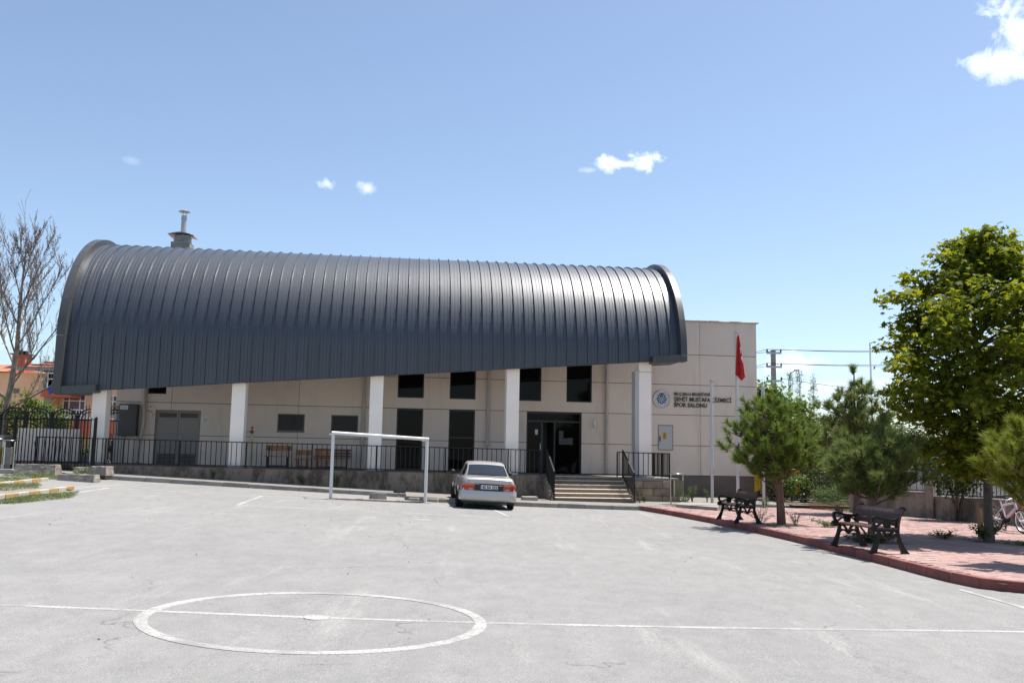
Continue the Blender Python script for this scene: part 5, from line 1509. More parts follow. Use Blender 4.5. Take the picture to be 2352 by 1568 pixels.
def leaf_cloud(centres, dirs, n, rad, size, shape, droop=0.25, flat=.6):
    """leaves with the outline 'shape' (k,2) scattered round clump centres; fan triangles"""
    m = len(centres); N = m * n
    C = np.repeat(centres, n, 0)
    off = RNG.normal(size=(N, 3)) * np.array([1, 1, flat]) * rad
    P = C + off
    nrm = unit(np.array([0, 0, 1.0]) + RNG.normal(size=(N, 3)) * .55 + unit(off) * .35)
    fx = unit(np.cross(nrm, RNG.normal(size=(N, 3))))
    fy = np.cross(nrm, fx)
    S = size * RNG.uniform(.65, 1.15, (N, 1, 1))
    k = len(shape)
    shp = np.asarray(shape)
    pts = P[:, None, :] + S * (shp[None, :, 0:1] * fx[:, None, :] + shp[None, :, 1:2] * fy[:, None, :])
    bend = -(shp[None, :, 0:1] ** 2 + shp[None, :, 1:2] ** 2) * droop * S
    pts = pts + bend * nrm[:, None, :]
    V = pts.reshape(-1, 3)
    F = np.arange(N * k).reshape(N, k)
    return V, F, k
MAPLE = [(0, -.55), (.18, -.22), (.50, -.30), (.34, -.02), (.55, .25), (.22, .20), (0, .62), (-.22, .20), (-.55, .25), (-.34, -.02), (-.50, -.30), (-.18, -.22)]
OVAL = [(0, -.5), (.26, -.1), (.2, .28), (0, .5), (-.2, .28), (-.26, -.1)]
LANCE = [(0, -.5), (.11, 0), (0, .5), (-.11, 0)]
# --- the maple
mt_ = tag(empty('maple_tree', (9.77, 18.87, G(9.77, 18.87) + .10)), 'large broad-leaved maple with yellow-green sunlit top at the right', 'tree')
rg = np.random.default_rng(21)
tb = MB().tube([(0, 0, -.05), (-.01, 0, .7), (.03, .02, 1.4), (.0, 0, 2.2), (-.05, 0, 3.4), (-.12, .05, 4.8), (-.06, 0, 6.2)], [.105, .085, .082, .075, .055, .035, .012], 12)
cen, dd = [], []
def maple_r(z):      # crown radius against height above the pavement
    return float(np.interp(z, [1.35, 1.7, 2.3, 3.0, 3.8, 4.4, 5.0, 5.5, 6.0, 6.45], [.6, 1.1, 1.55, 1.9, 2.2, 2.2, 1.75, 1.15, .58, .12]))
for i in range(105):
    z = 1.4 + 4.85 * ((i + .5) / 105) ** .92
    ph = i * 2.39996 + rg.normal() * .25
    r = maple_r(z) * rg.uniform(.58, 1.10)
    end = np.array([r * math.cos(ph) + .10, r * math.sin(ph), z])
    zs_ = max(1.2, z - rg.uniform(.4, 1.0) * min(1.0, r))
    st = np.array([0, 0, zs_]); mid = st * .45 + end * .55 + np.array([0, 0, .12])
    tb.tube([st, mid, end], [.034, .020, .007], 5)
    for f in (.40, .62, .80, .95, 1.03):
        if f < .5 and r < .8: continue
        bp = (1 - f) ** 2 * st + 2 * f * (1 - f) * mid + f * f * end
        for q in range(2):
            o_ = rg.normal(size=3) * np.array([.17, .17, .10])
            cen.append(bp + o_)
tb.build('trunk', MT['bark'], mt_, smooth=True, ang=70)
V, F, k = leaf_cloud(np.array(cen), None, 22, .135, .145, MAPLE, .35, .6)
c = link('crown', fast_mesh('crown', V, F, MT['maple'], k), mt_); c['kind'] = 'stuff'

def bushy(name, label, x, y, z0, stems, ncl, box, n, rad, size, shape, m, bark='bark', cat='bush', group=None, seed=1, tr=.03):
    rg = np.random.default_rng(seed)
    t = tag(empty(name, (x, y, z0)), label, cat, group)
    tb = MB(); cen = []
    (cx_, cy_, cz_), (rx, ry, rz_) = box
    for i in range(ncl):
        v = unit(rg.normal(size=(1, 3)))[0] * rg.uniform(.35, 1.0) ** .5
        cen.append(np.array([cx_ + rx * v[0], cy_ + ry * v[1], cz_ + rz_ * v[2]]))
    for i in range(stems):
        e = cen[rg.integers(len(cen))]
        s0 = np.array([rg.normal() * tr * 2, rg.normal() * tr * 2, -.03])
        tb.tube([s0, s0 * .5 + e * .5 + rg.normal(size=3) * .06 * np.array([1, 1, .2]), e], [tr, tr * .6, tr * .25], 6)
    tb.build('stem', MT[bark], t, smooth=True, ang=70)
    V, F, k = leaf_cloud(np.array(cen), None, n, rad, size, shape)
    c = link('foliage', fast_mesh('foliage', V, F, m, k), t); c['kind'] = 'stuff'
    return t
# leaning small tree by the boundary wall
lt_ = bushy('small_tree', 'small leaning tree with glossy dark leaves over the boundary wall', 12.75, 26.35, G(12.7, 26.3) + .1, 5, 120, ((-.15, -.3, 1.55), (.85, .6, .78)), 56, .17, .095, OVAL, MT['bush'], cat='tree', seed=31, tr=.045)
bushy('shrub', 'yellow-green shrub hanging over the boundary wall left of the dark small tree', 11.9, 28.7, .3, 5, 60, ((0, 0, 1.6), (.75, .5, .75)), 26, .16, .085, OVAL, MT['fresh'], seed=32)
# greenery behind the hall's right corner
bushy('climbing_tree', 'fresh green leafy tree rising at the right corner of the hall', 10.75, 37.6, .2, 8, 110, ((-.1, 0, 2.7), (.8, .5, 2.1)), 44, .24, .20, OVAL, MT['fresh'], cat='tree', seed=33)
bushy('climbing_tree', 'lower fresh green tree right of the utility pole', 12.0, 38.2, .2, 7, 90, ((-.1, 0, 2.3), (.8, .5, 1.85)), 40, .24, .19, OVAL, MT['fresh'], cat='tree', seed=34)
for k, (x, y, h, w) in enumerate([(12.25, 40, 5.35, .20), (12.68, 40.1, 5.45, .20), (13.25, 40, 5.42, .24), (14.45, 40.2, 4.1, .22), (14.0, 40, 3.6, .22), (14.95, 40.2, 3.8, .24), (15.4, 40.4, 3.5, .26)]):
    rg = np.random.default_rng(60 + k)
    t = tag(empty('poplar_sapling', (x, y, .2)), ['leftmost slender sapling rising behind the pines', 'second slender sapling, close beside the leftmost', 'third slender sapling with a pointed top', 'shorter sapling left of the tall spiky pine', 'small sapling between the pointed one and the short pair', 'short sapling just behind the tall spiky pine', 'shortest sapling behind the tall spiky pine'][k], 'sapling', 'slender saplings behind the fence')
    MB().tube([(0, 0, 0), (.03, 0, h * .5), (0, 0, h - .2)], [.03, .02, .006], 6).build('stem', MT['bark_pale'], t)
    cen = np.array([[rg.normal() * w * .45 * min(1, (1 - f) * 3 + .25), rg.normal() * w * .45, .6 + (h - .8) * f] for f in rg.uniform(.15, 1, 90)])
    V, F, kk = leaf_cloud(cen, None, 12, .07, .13, LANCE, .1, 1.2)
    c = link('foliage', fast_mesh('foliage', V, F, MT['willow'], kk), t); c['kind'] = 'stuff'
# garden growth behind the fence
for k, (x, y, rx, rz_, m, lb) in enumerate([(10.5, 33.9, .55, .5, 'fresh', 'low leafy shrub behind the fence before the yellow cabinet'), (11.6, 34.0, .7, .75, 'bush', 'dark shrub behind the middle of the garden fence'), (12.4, 33.2, .6, .45, 'weed', 'feathery weeds at the foot of the garden fence'), (13.0, 34.4, .7, .8, 'fresh', 'light green shrub behind the right end of the garden fence'), (9.75, 34.4, .35, .9, 'bush', 'dark climbing shrub at the corner of the hall'), (11.2, 32.3, .5, .28, 'weed', 'grassy clump before the garden fence'), (12.2, 31.5, .5, .3, 'weed', 'leafy clump before the boundary wall end')]):
    bushy('garden_shrub', lb, x, y, .15, 5, 60, ((0, 0, rz_ * .8), (rx * 1.15, .4, rz_ * 1.1)), 40, .14, .09, OVAL if m != 'weed' else LANCE, MT[m], seed=70 + k, tr=.015, group='shrubs in the garden strip')
bushy('garden_shrub', 'tall leafy shrub between the round pine and the spiky pine', 11.4, 35.8, .2, 8, 90, ((0, 0, 1.5), (1.0, .6, 1.35)), 44, .2, .12, OVAL, MT['fresh'], seed=91, tr=.03, group='shrubs in the garden strip')
bushy('garden_shrub', 'dark leafy shrub behind the spiky pine near the boundary wall', 13.2, 36.2, .2, 8, 90, ((0, 0, 1.4), (1.2, .6, 1.3)), 44, .2, .12, OVAL, MT['bush'], seed=92, tr=.03, group='shrubs in the garden strip')
bg_ = bushy('tree_row', 'mass of mixed trees far behind the garden wall', 17.5, 46, 0, 8, 220, ((-.5, 0, 1.9), (6.5, 1.5, 1.9)), 40, .45, .24, OVAL, MT['bush'], cat='trees', seed=44, tr=.08)
bg_['kind'] = 'stuff'
# weeds and ground plants
def weed(x, y, z, h, w, n, label, m='weed', shape=LANCE, size=.07, seed=0, cat='weed', flat=False, group='weeds', name='weed'):
    rg = np.random.default_rng(seed)
    t = tag(empty(name, (x, y, z)), label, cat, group)
    tb = MB(); cen = []
    for i in range(max(4, n // 8)):
        a = rg.uniform(0, 6.3); e = np.array([math.cos(a) * w * rg.uniform(.3, 1), math.sin(a) * w * rg.uniform(.3, 1), h * rg.uniform(.5, 1)])
        tb.tube([(e[0] * .1, e[1] * .1, -.02), (e[0] * .5, e[1] * .5, e[2] * .65), tuple(e)], [.006, .004, .002], 4)
        for f in rg.uniform(.25, 1, max(4, n // max(4, n // 8))): cen.append(e * np.array([f, f, f ** .8]))
    tb.build('stem', MT['weed'] if m != 'dry' else MT['dry'], t)
    V, F, k = leaf_cloud(np.array(cen), None, 4, .025 + .02 * w, size, shape, .1, .7)
    link('foliage', fast_mesh('foliage', V, F, MT[m], k), t)['kind'] = 'stuff'
    return t
def hw(s, t, dz=.126): p = HP(s, t, 0); return p[0], p[1], G(p[0], p[1]) + dz
weed(*hw(-9.55, 5.45, 0), .42, .30, 90, 'leafy weed sprawling over the kerb below the leftmost column', seed=1)
weed(*hw(-10.5, 5.5, 0), .18, .45, 110, 'low creeping weed at the kerb left of the leafy one', seed=2)
weed(*hw(-8.9, 5.3, 0), .10, .4, 30, 'dry twig weed arching over the kerb', 'dry', seed=3)
weed(*hw(-3.1, 3.55), .42, .22, 70, 'weed growing against the terrace wall left of the goal', 'bush', seed=4)
weed(*hw(-2.0, 3.6), .62, .36, 120, 'bushy weed at the terrace wall inside the goal frame', 'bush', seed=5)
weed(*hw(-6.0, 3.5), .34, .08, 40, 'narrow green weed in a crack of the terrace wall', 'bush', seed=6)
weed(*hw(8.35, 4.25), .35, .14, 60, 'small weed at the blockwork left of the litter bin', seed=7)
weed(*hw(9.45, 5.35), .50, .30, 120, 'flowering weed at the foot of the litter bin', seed=8)
weed(*hw(10.0, 4.3, .2), .62, .20, 80, 'tall weed right of the litter bin', seed=9)
weed(*hw(10.55, 4.25, .2), .46, .15, 60, 'shorter weed right of the tall one', seed=10)
weed(*hw(10.5, 6.0, .13), .10, .30, 60, 'grass tuft along the concrete edging', seed=11)
weed(7.02, 17.95, G(7, 18) + .12, .16, .52, 260, 'green ground cover round the trunk behind the nearer bench', 'weed', OVAL, .06, 12)
weed(6.05, 22.35, G(6, 22) + .12, .42, .42, 130, 'dry twiggy tuft left of the round pine trunk', 'dry', LANCE, .05, 13)
weed(6.9, 22.3, G(7, 22) + .12, .34, .30, 90, 'dry twiggy tuft right of the round pine trunk', 'dry', LANCE, .05, 14)
weed(7.55, 21.9, G(7.5, 22) + .12, .2, .45, 130, 'grass tuft between the round pine and the nearer bench', 'weed', LANCE, .08, 15)
weed(9.75, 18.95, G(9.8, 19) + .12, .42, .38, 200, 'leafy weeds at the foot of the maple trunk', 'weed', OVAL, .06, 16)
weed(9.0, 19.3, G(9, 19) + .12, .20, .40, 110, 'grass tuft left of the wooden stake', 'weed', LANCE, .08, 17)
weed(9.95, 18.1, G(10, 18) + .12, .08, .4, 70, 'flat grass right of the maple trunk', 'weed', LANCE, .07, 18)
weed(8.35, 30.2, G(8.3, 30.2) + .13, .4, .16, 60, 'weed at the base of the white flag pole', 'weed', LANCE, .07, 19)
weed(9.6, 26.9, G(9.6, 26.9) + .13, .38, .32, 90, 'dry grass at the foot of the spiky pine', 'dry', LANCE, .08, 20)
MT['grass'] = leaf_mat('mat_grass', (0.085, 0.12, 0.035), (0.17, 0.20, 0.075), 0.25, 0.6)
def grass_patch(x0, x1, y0, y1, n, label, dz=0.0, seed=0, hgt=.09):
    rg = np.random.default_rng(seed)
    a = rg.uniform(0, 6.283, n); r = np.sqrt(rg.uniform(0, 1, n)) * (1 + .25 * np.sin(a * 3 + seed) + .12 * np.sin(a * 7))
    P = np.stack([(x0 + x1) / 2 + (x1 - x0) / 2 * r * np.cos(a), (y0 + y1) / 2 + (y1 - y0) / 2 * r * np.sin(a)], 1)
    z = Gv(P[:, 0], P[:, 1]) + dz
    cen = np.column_stack([P, z + rg.uniform(.0, hgt, n) * (1.05 - r).clip(.2, 1)])
    V, F, k = leaf_cloud(cen, None, 3, .025, .055, LANCE, .1, .5)
    o = link('grass_patch', fast_mesh('grass_patch', V, F, MT['grass'], k))
    tag(o, label, 'grass', kind='stuff')
grass_patch(-10.62, -9.95, 17.8, 22.2, 2600, 'creeping green weeds in front of the painted kerb', .01, 1)
grass_patch(-12.3, -11.3, 20.0, 23.2, 2000, 'creeping green weeds on the kerb island', .07, 2)
grass_patch(-14.4, -12.9, 23.5, 26.0, 1500, 'green weeds behind the rear painted kerb', .01, 3)
grass_patch(-14.6, -12.6, 26.4, 27.6, 1500, 'green weeds before the concrete barrier', .01, 4, .16)
grass_patch(10.0, 13.0, 31.3, 32.4, 2200, 'straggling grass along the garden kerb', .2, 5, .2)
grass_patch(10.2, 11.7, 29.9, 30.6, 500, 'dry leaves and litter before the low red kerb', .13, 6, .03)

# wooden stake by the maple
stk = MB().box(-.045, .045, -.04, .04, -.05, .66).build('tree_stake', MT['stake'], None, (9.80, 19.28, G(9.8, 19.3) + .12), .3)
bevel(stk, .005, 1); tag(stk, 'short raw wooden stake beside the maple trunk', 'stake')

# ------------------------------------------------------------------ bicycles and rack
def bicycle(name, rear, front, m_frame, label, r=.29, lean=0.06, accent=None):
    a, b = Vector((*rear, 0)), Vector((*front, 0)); d = (b - a); WB = d.length
    z0 = (G(*rear) + G(*front)) / 2 + .131
    t = tag(empty(name, (a.x, a.y, z0), math.atan2(d.y, d.x)), label, 'bicycle', 'parked bicycles')
    t.rotation_euler = (lean, 0, math.atan2(d.y, d.x))
    for x in (0, WB):
        tyre = MB(); n = 30
        rows = [[((x + (r - .022 + .022 * math.cos(q)) * math.cos(2 * math.pi * k / n)), .022 * math.sin(q), r + (r - .022 + .022 * math.cos(q)) * math.sin(2 * math.pi * k / n)) for k in range(n)] for q in np.linspace(0, 2 * math.pi, 9)]
        wo_ = tyre.grid(rows, closed=True).build('wheel', MT['tyre'], t, smooth=True)
        rim = MB().grid([[(x + rr_ * math.cos(2 * math.pi * k / n), yy, r + rr_ * math.sin(2 * math.pi * k / n)) for k in range(n)] for rr_, yy in ((r - .042, .012), (r - .055, .012), (r - .055, -.012), (r - .042, -.012))], closed=True)
        rim.build('rim', MT['chrome'], wo_, smooth=True)
        sp_ = MB()
        for k in range(14):
            q = 2 * math.pi * k / 14; sp_.bar((x, .02 * (-1) ** k, r), (x + (r - .05) * math.cos(q), 0, r + (r - .05) * math.sin(q)), .003)
        sp_.tube([(x, -.05, r), (x, .05, r)], .022, 8); sp_.build('spokes', MT['galv'], wo_)
    bb = (WB * .42, 0, r - .01); seat = (WB * .27, 0, r + .42); head = (WB * .80, 0, r + .42); headb = (WB * .84, 0, r + .30)
    f = MB().tube([bb, seat], .017, 8).tube([(bb[0] + .02, 0, bb[2] + .06), (headb[0], 0, headb[2])], .032, 8).tube([(seat[0] + .03, 0, seat[2] - .10), head], .024, 8).tube([head, headb], .028, 8)
    f.tube([bb, (0, .05, r)], .012, 6).tube([bb, (0, -.05, r)], .012, 6).tube([(seat[0] + .02, 0, seat[2] - .16), (0, .05, r)], .011, 6).tube([(seat[0] + .02, 0, seat[2] - .16), (0, -.05, r)], .011, 6)
    f.build('frame', m_frame, t, smooth=True, ang=60)
    MB().tube([(headb[0] - .01, 0, headb[2]), (headb[0] + .03, .055, r + .2), (WB, .055, r)], .015, 6).tube([(headb[0] + .03, -.055, r + .2), (WB, -.055, r)], .015, 6).build('fork', accent or m_frame, t, smooth=True)
    MB().tube([head, (head[0] - .04, 0, head[2] + .12)], .014, 6).tube([(head[0] - .10, .28, head[2] + .17), (head[0] - .03, .15, head[2] + .15), (head[0] - .03, -.15, head[2] + .15), (head[0] - .10, -.28, head[2] + .17)], .012, 6).build('handlebar', MT['iron'], t, smooth=True)
    MB().tube([(head[0] - .15, .33, head[2] + .172), (head[0] - .08, .24, head[2] + .165)], .019, 8).tube([(head[0] - .15, -.33, head[2] + .172), (head[0] - .08, -.24, head[2] + .165)], .019, 8).build('grip', MT['car_dark'], t, smooth=True)
    sd_ = MB().slab([(-.14, -.07), (-.05, -.075), (.06, -.03), (.13, -.015), (.13, .015), (.06, .03), (-.05, .075), (-.14, .07)], .10, .15)
    bevel(sd_.build('saddle', MT['car_dark'], t, (seat[0] - .02, 0, seat[2] - .02)), .015, 2)
    MB().tube([seat, (seat[0] - .02, 0, seat[2] + .10)], .012, 6).build('seat_post', MT['chrome'], t)
    ck = MB().lathe([(0, -.006), (.085, -.006), (.085, .006), (0, .006)], 16, (bb[0], -.04, bb[2]), 'y').bar((bb[0], -.06, bb[2]), (bb[0] + .06, -.06, bb[2] - .13), .015).bar((bb[0], .06, bb[2]), (bb[0] - .06, .06, bb[2] + .13), .015).box(bb[0] + .02, bb[0] + .10, -.13, -.06, bb[2] - .145, bb[2] - .125)
    ck.build('crankset', MT['iron'], t)
    return t
MT['bike_white'] = mat('bike_white', (0.55, 0.57, 0.60), 0.3, var=0.03, coat=.4)
MT['bike_red'] = mat('bike_red', (0.45, 0.02, 0.015), 0.3, var=0.05, coat=.4)
MT['bike_green'] = mat('bike_green', (0.08, 0.32, 0.05), 0.35, var=0.05)
bicycle('bicycle', (11.86, 22.55), (11.95, 21.55), MT['bike_white'], 'white child bicycle leaning at the right edge', .285, .08, MT['bike_white'])
bicycle('bicycle', (12.15, 23.15), (12.45, 22.2), MT['bike_red'], 'red bicycle half hidden behind the white one', .285, .05, MT['bike_green'])
rk_ = tag(empty('bike_rack', (12.3, 22.5, G(12.3, 22.5) + .13), .15), 'grey tubular hoop of the bicycle rack', 'rack')
MB().tube([(-.28, 0, 0), (-.28, 0, .62), (-.22, 0, .72), (-.12, 0, .76), (.12, 0, .76), (.22, 0, .72), (.28, 0, .62), (.28, 0, 0)], .022, 8).build('hoop', MT['galv'], rk_, smooth=True)

# ------------------------------------------------------------------ utility pole, mast and wires
up = tag(empty('utility_pole', (21.6, 75, 0)), 'concrete utility pole with three crossarms behind the hall', 'pole')
MB().box(-.16, .16, -.2, .2, 0, 10.55).build('post', MT['concrete_light'], up)
MT['insul'] = mat('insulator', (0.02, 0.014, 0.012), 0.9, spec=0.05)
for z, w in ((10.3, .62), (9.15, .64), (8.0, .64)):
    ca_ = MB().box(-w, w, -.25, -.19, z - .08, z + .08).build('crossarm', MT['galv'], up)
    for x in (-w + .06, w - .06): MB().lathe([(.03, 0), (.09, .05), (.05, .12), (.09, .17), (.0, .26)], 8, (x, -.22, z + .08)).build('insulator', MT['insul'], ca_, smooth=True)
lampp = tag(empty('street_lamp', (22.55, 74, 0)), 'thin street lamp arm beside the utility pole', 'lamp')
MB().tube([(0, 0, 0), (.0, 0, 8.0), (.15, 0, 8.55), (.5, 0, 8.8)], [.07, .05, .045, .045], 8).build('arm', MT['galv'], lampp, smooth=True)
MB().box(.45, .85, -.1, .1, 8.74, 8.88).build('lamp_head', MT['galv'], lampp)
mast = tag(empty('thin_mast', (23.7, 60, 0)), 'thin white mast rising left of the maple crown', 'mast')
MB().tube([(0, 0, 0), (0, 0, 5), (0, 0, 9.2)], [.09, .075, .055], 8).build('pole', MT['white_sign'], mast, smooth=True)
MB().lathe([(.0, .25), (.05, .2), (.03, .1), (.06, .0)], 8, (0, 0, 9.2)).build('tip', MT['galv'], mast, smooth=True)
def wire(a, b, sag, label):
    pts = [Vector(a) + (Vector(b) - Vector(a)) * f + Vector((0, 0, -sag * 4 * f * (1 - f))) for f in np.linspace(0, 1, 17)]
    o = MB().tube(pts, .018, 4).build('overhead_wire', MT['insul']); tag(o, label, 'wire', 'overhead wires at the utility pole')
for k, (dx, z, dz, zl) in enumerate(((-.55, 10.6, .35, 8.2), (.55, 10.6, .1, 8.5), (-.55, 9.45, .4, 7.2), (.55, 9.45, .1, 7.5), (.55, 8.2, -1.7, 6.6))):
    wire((21.6 + dx, 74.8, z), (46, 72 + k * .3, z + dz + (0.6 if k < 4 else 0)), .45, ['upper overhead wire, front one, right of the pole', 'upper overhead wire, rear one, right of the pole', 'middle overhead wire, front one, right of the pole', 'middle overhead wire, rear one, right of the pole', 'lowest thin overhead wire right of the pole'][k])
    if k < 4: wire((21.6 + dx, 74.8, z), (13.5 + dx, 62, zl), .1, ['upper overhead wire running left behind the hall', 'second overhead wire running left behind the hall', 'third overhead wire running left behind the hall', 'lowest overhead wire running left behind the hall'][k])

# ------------------------------------------------------------------ left side: gate, fence, board, bare tree, house
gate = iron_fence('iron_gate', 'black iron picket gate beside the leftmost column', (-16.05, 29.75), (-13.5, 29.9), .78, 1.75, 24, MT['iron'], rails=(.06, .97), bw_=.024)
for o in list(gate.children):
    pass
MB().bar((.78, 0, .1), (.66, 0, .95), .022).build('bent_bar', MT['iron'], gate)
for k in range(6): MB().bar((.9 + k * .13, .03, .08), (.98 + k * .13, .03, .98), .012).build('loose_rod', MT['iron'], gate)
arch = tag(empty('arched_fence', (-19.4, 33.2, .75), 0.02), 'black iron fence with spiked arches behind the gate', 'fence')
bay = .92
for k in range(6):
    x0 = k * bay
    ph_ = MB().box(-.045, .045, -.045, .045, -.2, 1.98).lathe([(0, .10), (.05, .05), (.055, 0), (0, -.01)], 10, (0, 0, 2.0)).build('post', MT['iron'], arch, (x0, 0, 0), smooth=True, ang=30)
    MB().box(x0 + .045, x0 + bay - .045, -.012, .012, .15, .18).build('rail', MT['iron'], arch)
    MB().box(x0 + .045, x0 + bay - .045, -.012, .012, 1.78, 1.815).build('rail', MT['iron'], arch)
    for rr_, th in ((.43, .045), (.31, .036)):
        pts = [(x0 + bay / 2 + rr_ * math.cos(q), 0, 1.83 + rr_ * .85 * math.sin(q)) for q in np.linspace(0, math.pi, 13)]
        b_ = MB()
        for a, b in zip(pts, pts[1:]): b_.bar(a, b, th, .02, up=(0, 1, 0))
        b_.build('arch', MT['iron'], arch)
    for j in range(8):
        fx_ = x0 + bay * (j + .75) / 8.5
        u_ = (fx_ - x0 - bay / 2) / .43
        zt_ = 1.83 + .365 * math.sqrt(max(0, 1 - u_ * u_)) + .16
        MB().bar((fx_, 0, .02), (fx_, 0, zt_), .015).build('picket', MT['iron'], arch)
MT['banner'] = leaf_mat('banner_sheet', (0.92, 0.83, 0.74), (0.93, 0.84, 0.75), 0.45, 0.7)
bd = tag(empty('white_board', (-15.52, 30.95, 1.1), 0.03), 'large white board standing behind the black gate', 'board')
MB().box(-1.04, 1.04, -.012, .012, 0, 1.08).build('sheet', MT['banner'], bd)
for x in (-.95, .95): MB().box(x - .03, x + .03, .021, .08, -.38, 1.0).build('prop', MT['wood_dark'], bd)
MB().box(-1.06, 1.06, -.03, .03, -.06, -.001).build('bottom_rail', MT['wood_dark'], bd)
# old stone gate pier and rubble wall at the very left
pier = tag(empty('stone_pier', (-18.1, 32.2, .6)), 'weathered pale stone pier at the left edge', 'pier')
bevel(MB().box(-.55, .5, -.25, .25, 0, 1.15).build('pier_shaft', MT['stone'], pier), .03, 2)
bevel(MB().box(-.6, .55, -.3, .3, 1.152, 1.35).build('pier_cap', MT['stone'], pier), .04, 2)
rw_ = MB().box(0, 3.2, 0, .3, 0, .62).build('low_rubble_wall', MT['stone'], None, (-17.3, 31.6, .7), .02)
tag(rw_, 'low pale stone wall under the arched fence', 'wall')

def bare_tree(x, y, z0, H):
    rg = random.Random(23)
    t = tag(empty('bare_tree', (x, y, z0)), 'leafless tree with fine twigs and brown pods at the left', 'tree')
    tb = MB(); pods = []
    def limb(p, d, L, r, n, curl, sides):
        pts = [p]; dd = d.normalized()
        for k in range(n):
            dd = (dd + Vector((rg.uniform(-.09, .09), rg.uniform(-.09, .09), curl))).normalized()
            pts.append(pts[-1] + dd * L / n)
        tb.tube(pts, [max(.006, r * (1 - .8 * k / n)) for k in range(n + 1)], sides, cap=False)
        return pts
    def along(pts, f):
        n = len(pts) - 1; i = min(n - 1, int(f * n)); return pts[i] + (pts[i + 1] - pts[i]) * (f * n - i), (pts[i + 1] - pts[i]).normalized()
    def twigs(pts, L, lev):
        m = {2: 9, 1: 6, 0: 4}[lev]
        for k in range(m):
            p, d = along(pts, .12 + .86 * (k + rg.random()) / m)
            a = rg.uniform(0, 6.283); side = Vector((math.cos(a), math.sin(a), 0))
            nd = d * .75 + side * rg.uniform(.35, .75) + Vector((0, 0, .45))
            l2 = L * rg.uniform(.28, .52)
            q = limb(p, nd, l2, {2: .018, 1: .011, 0: .008}[lev], 4, .07, 4 if lev == 2 else 3)
            if rg.random() < .3:
                for w in range(rg.randint(1, 4)):
                    pp, _ = along(q, rg.random()); pods.append(pp + Vector((rg.uniform(-.04, .04), rg.uniform(-.04, .04), rg.uniform(-.12, 0))))
            if lev: twigs(q, l2, lev - 1)
    stem = [Vector((0.05, 0, 0)), Vector((-.02, 0, 1.9)), Vector((.12, 0, 3.1)), Vector((.25, 0, 4.7)), Vector((.22, 0, 6.5)), Vector((.26, 0, 8.4)), Vector((.20, 0, H))]
    tb.tube(stem, [.17, .14, .115, .09, .06, .03, .008], 9, cap=False)
    twigs(stem[3:], 3.2, 1)
    for zz_, az, el, L in ((2.3, .1, .45, 3.3), (2.6, 3.2, .75, 3.0), (3.2, 5.6, .55, 3.4), (3.5, .35, .85, 4.0), (4.0, 2.7, .95, 3.6), (4.4, 4.4, .9, 3.2), (4.8, .0, 1.0, 3.6), (5.3, 1.7, 1.0, 3.2), (5.6, 3.5, 1.1, 3.2), (6.2, 5.9, 1.15, 2.8), (6.7, 2.9, 1.2, 2.4), (7.3, .5, 1.25, 2.0), (7.8, 3.7, 1.3, 1.6)):
        zt_ = zz_ / H * 0; k = 0
        for a, b in zip(stem, stem[1:]):
            if a.z <= zz_ <= b.z: p = a + (b - a) * ((zz_ - a.z) / (b.z - a.z))
        d = Vector((math.cos(az) * math.cos(el), math.sin(az) * math.cos(el) * .8, math.sin(el)))
        q = limb(p, d, L, .055 * (1 - zz_ / 14), 6, .06, 6)
        twigs(q, L, 2)
    tb.build('trunk', MT['bark_pale'], t, smooth=True, ang=80)
    P = np.array([tuple(p) for p in pods])
    V, F, k = leaf_cloud(P, None, 1, .02, .075, OVAL, .2, 1.5)
    c = link('crown', fast_mesh('crown', V, F, MT['pod'], k), t); c['kind'] = 'stuff'
bare_tree(-19.85, 36, .7, 9.6)
bushy('hedge_shrub', 'sunlit yellow-green shrub behind the arched fence', -18.7, 36.6, .6, 8, 130, ((-.6, 0, 1.6), (1.7, .8, 1.5)), 55, .22, .15, OVAL, MT['fresh'], seed=51)
bushy('hedge_shrub', 'darker green shrub low behind the white board', -16.6, 36.9, .6, 6, 60, ((.2, 0, .8), (1.3, .6, .8)), 28, .18, .11, OVAL, MT['bush'], seed=52)

# orange apartment house
hs_ = tag(empty('orange_house', (0, 55, 0)), 'orange rendered house with red balconies and tiled roof at the left', 'house')
hs_.location = (0, 55, 0)
MB().box(-27.6, -20.5, .9, 11, 0, 6.2).build('wall', MT['orange'], hs_)
MB().box(-34, -27.62, 0, 11, 0, 5.95).build('wall', MT['orange'], hs_)
rf = MB().hexa([(-29.6, -.3, 6.22), (-19.9, -.3, 6.22), (-19.9, 11.4, 6.22), (-29.6, 11.4, 6.22), (-25.6, 4.8, 8.1), (-21, 4.8, 8.1), (-21, 5.4, 8.1), (-25.6, 5.4, 8.1)]).build('roof', MT['tile'], hs_)
tl_ = MB().box(-.13, .13, -.02, .02, 0, .05).mesh('tile_course', MT['tile'])
for r_ in range(9):
    f = r_ / 9; xl, xr = -29.6 + 4 * f, -19.9 - 1.1 * f
    MB().box(xl, xr, -.32 + 5.1 * f, -.20 + 5.1 * f, 6.25 + 1.88 * f, 6.31 + 1.88 * f).build('tile_course', MT['tile'], rf)
MB().box(-29.7, -19.8, -.42, -.31, 6.08, 6.25).build('gutter', MT['steel_door'], hs_)
rf2 = MB().hexa([(-34.5, -.4, 5.98), (-30.2, -.4, 5.98), (-30.2, 4, 5.98), (-34.5, 4, 5.98), (-33, 2, 6.6), (-30.2, 2, 6.6), (-30.2, 2.1, 6.6), (-33, 2.1, 6.6)]).build('roof', MT['tile'], hs_)
chm = MB().box(-30.75, -29.95, 1.0, 1.8, 5.9, 7.15).build('chimney', MT['redwall'], hs_)
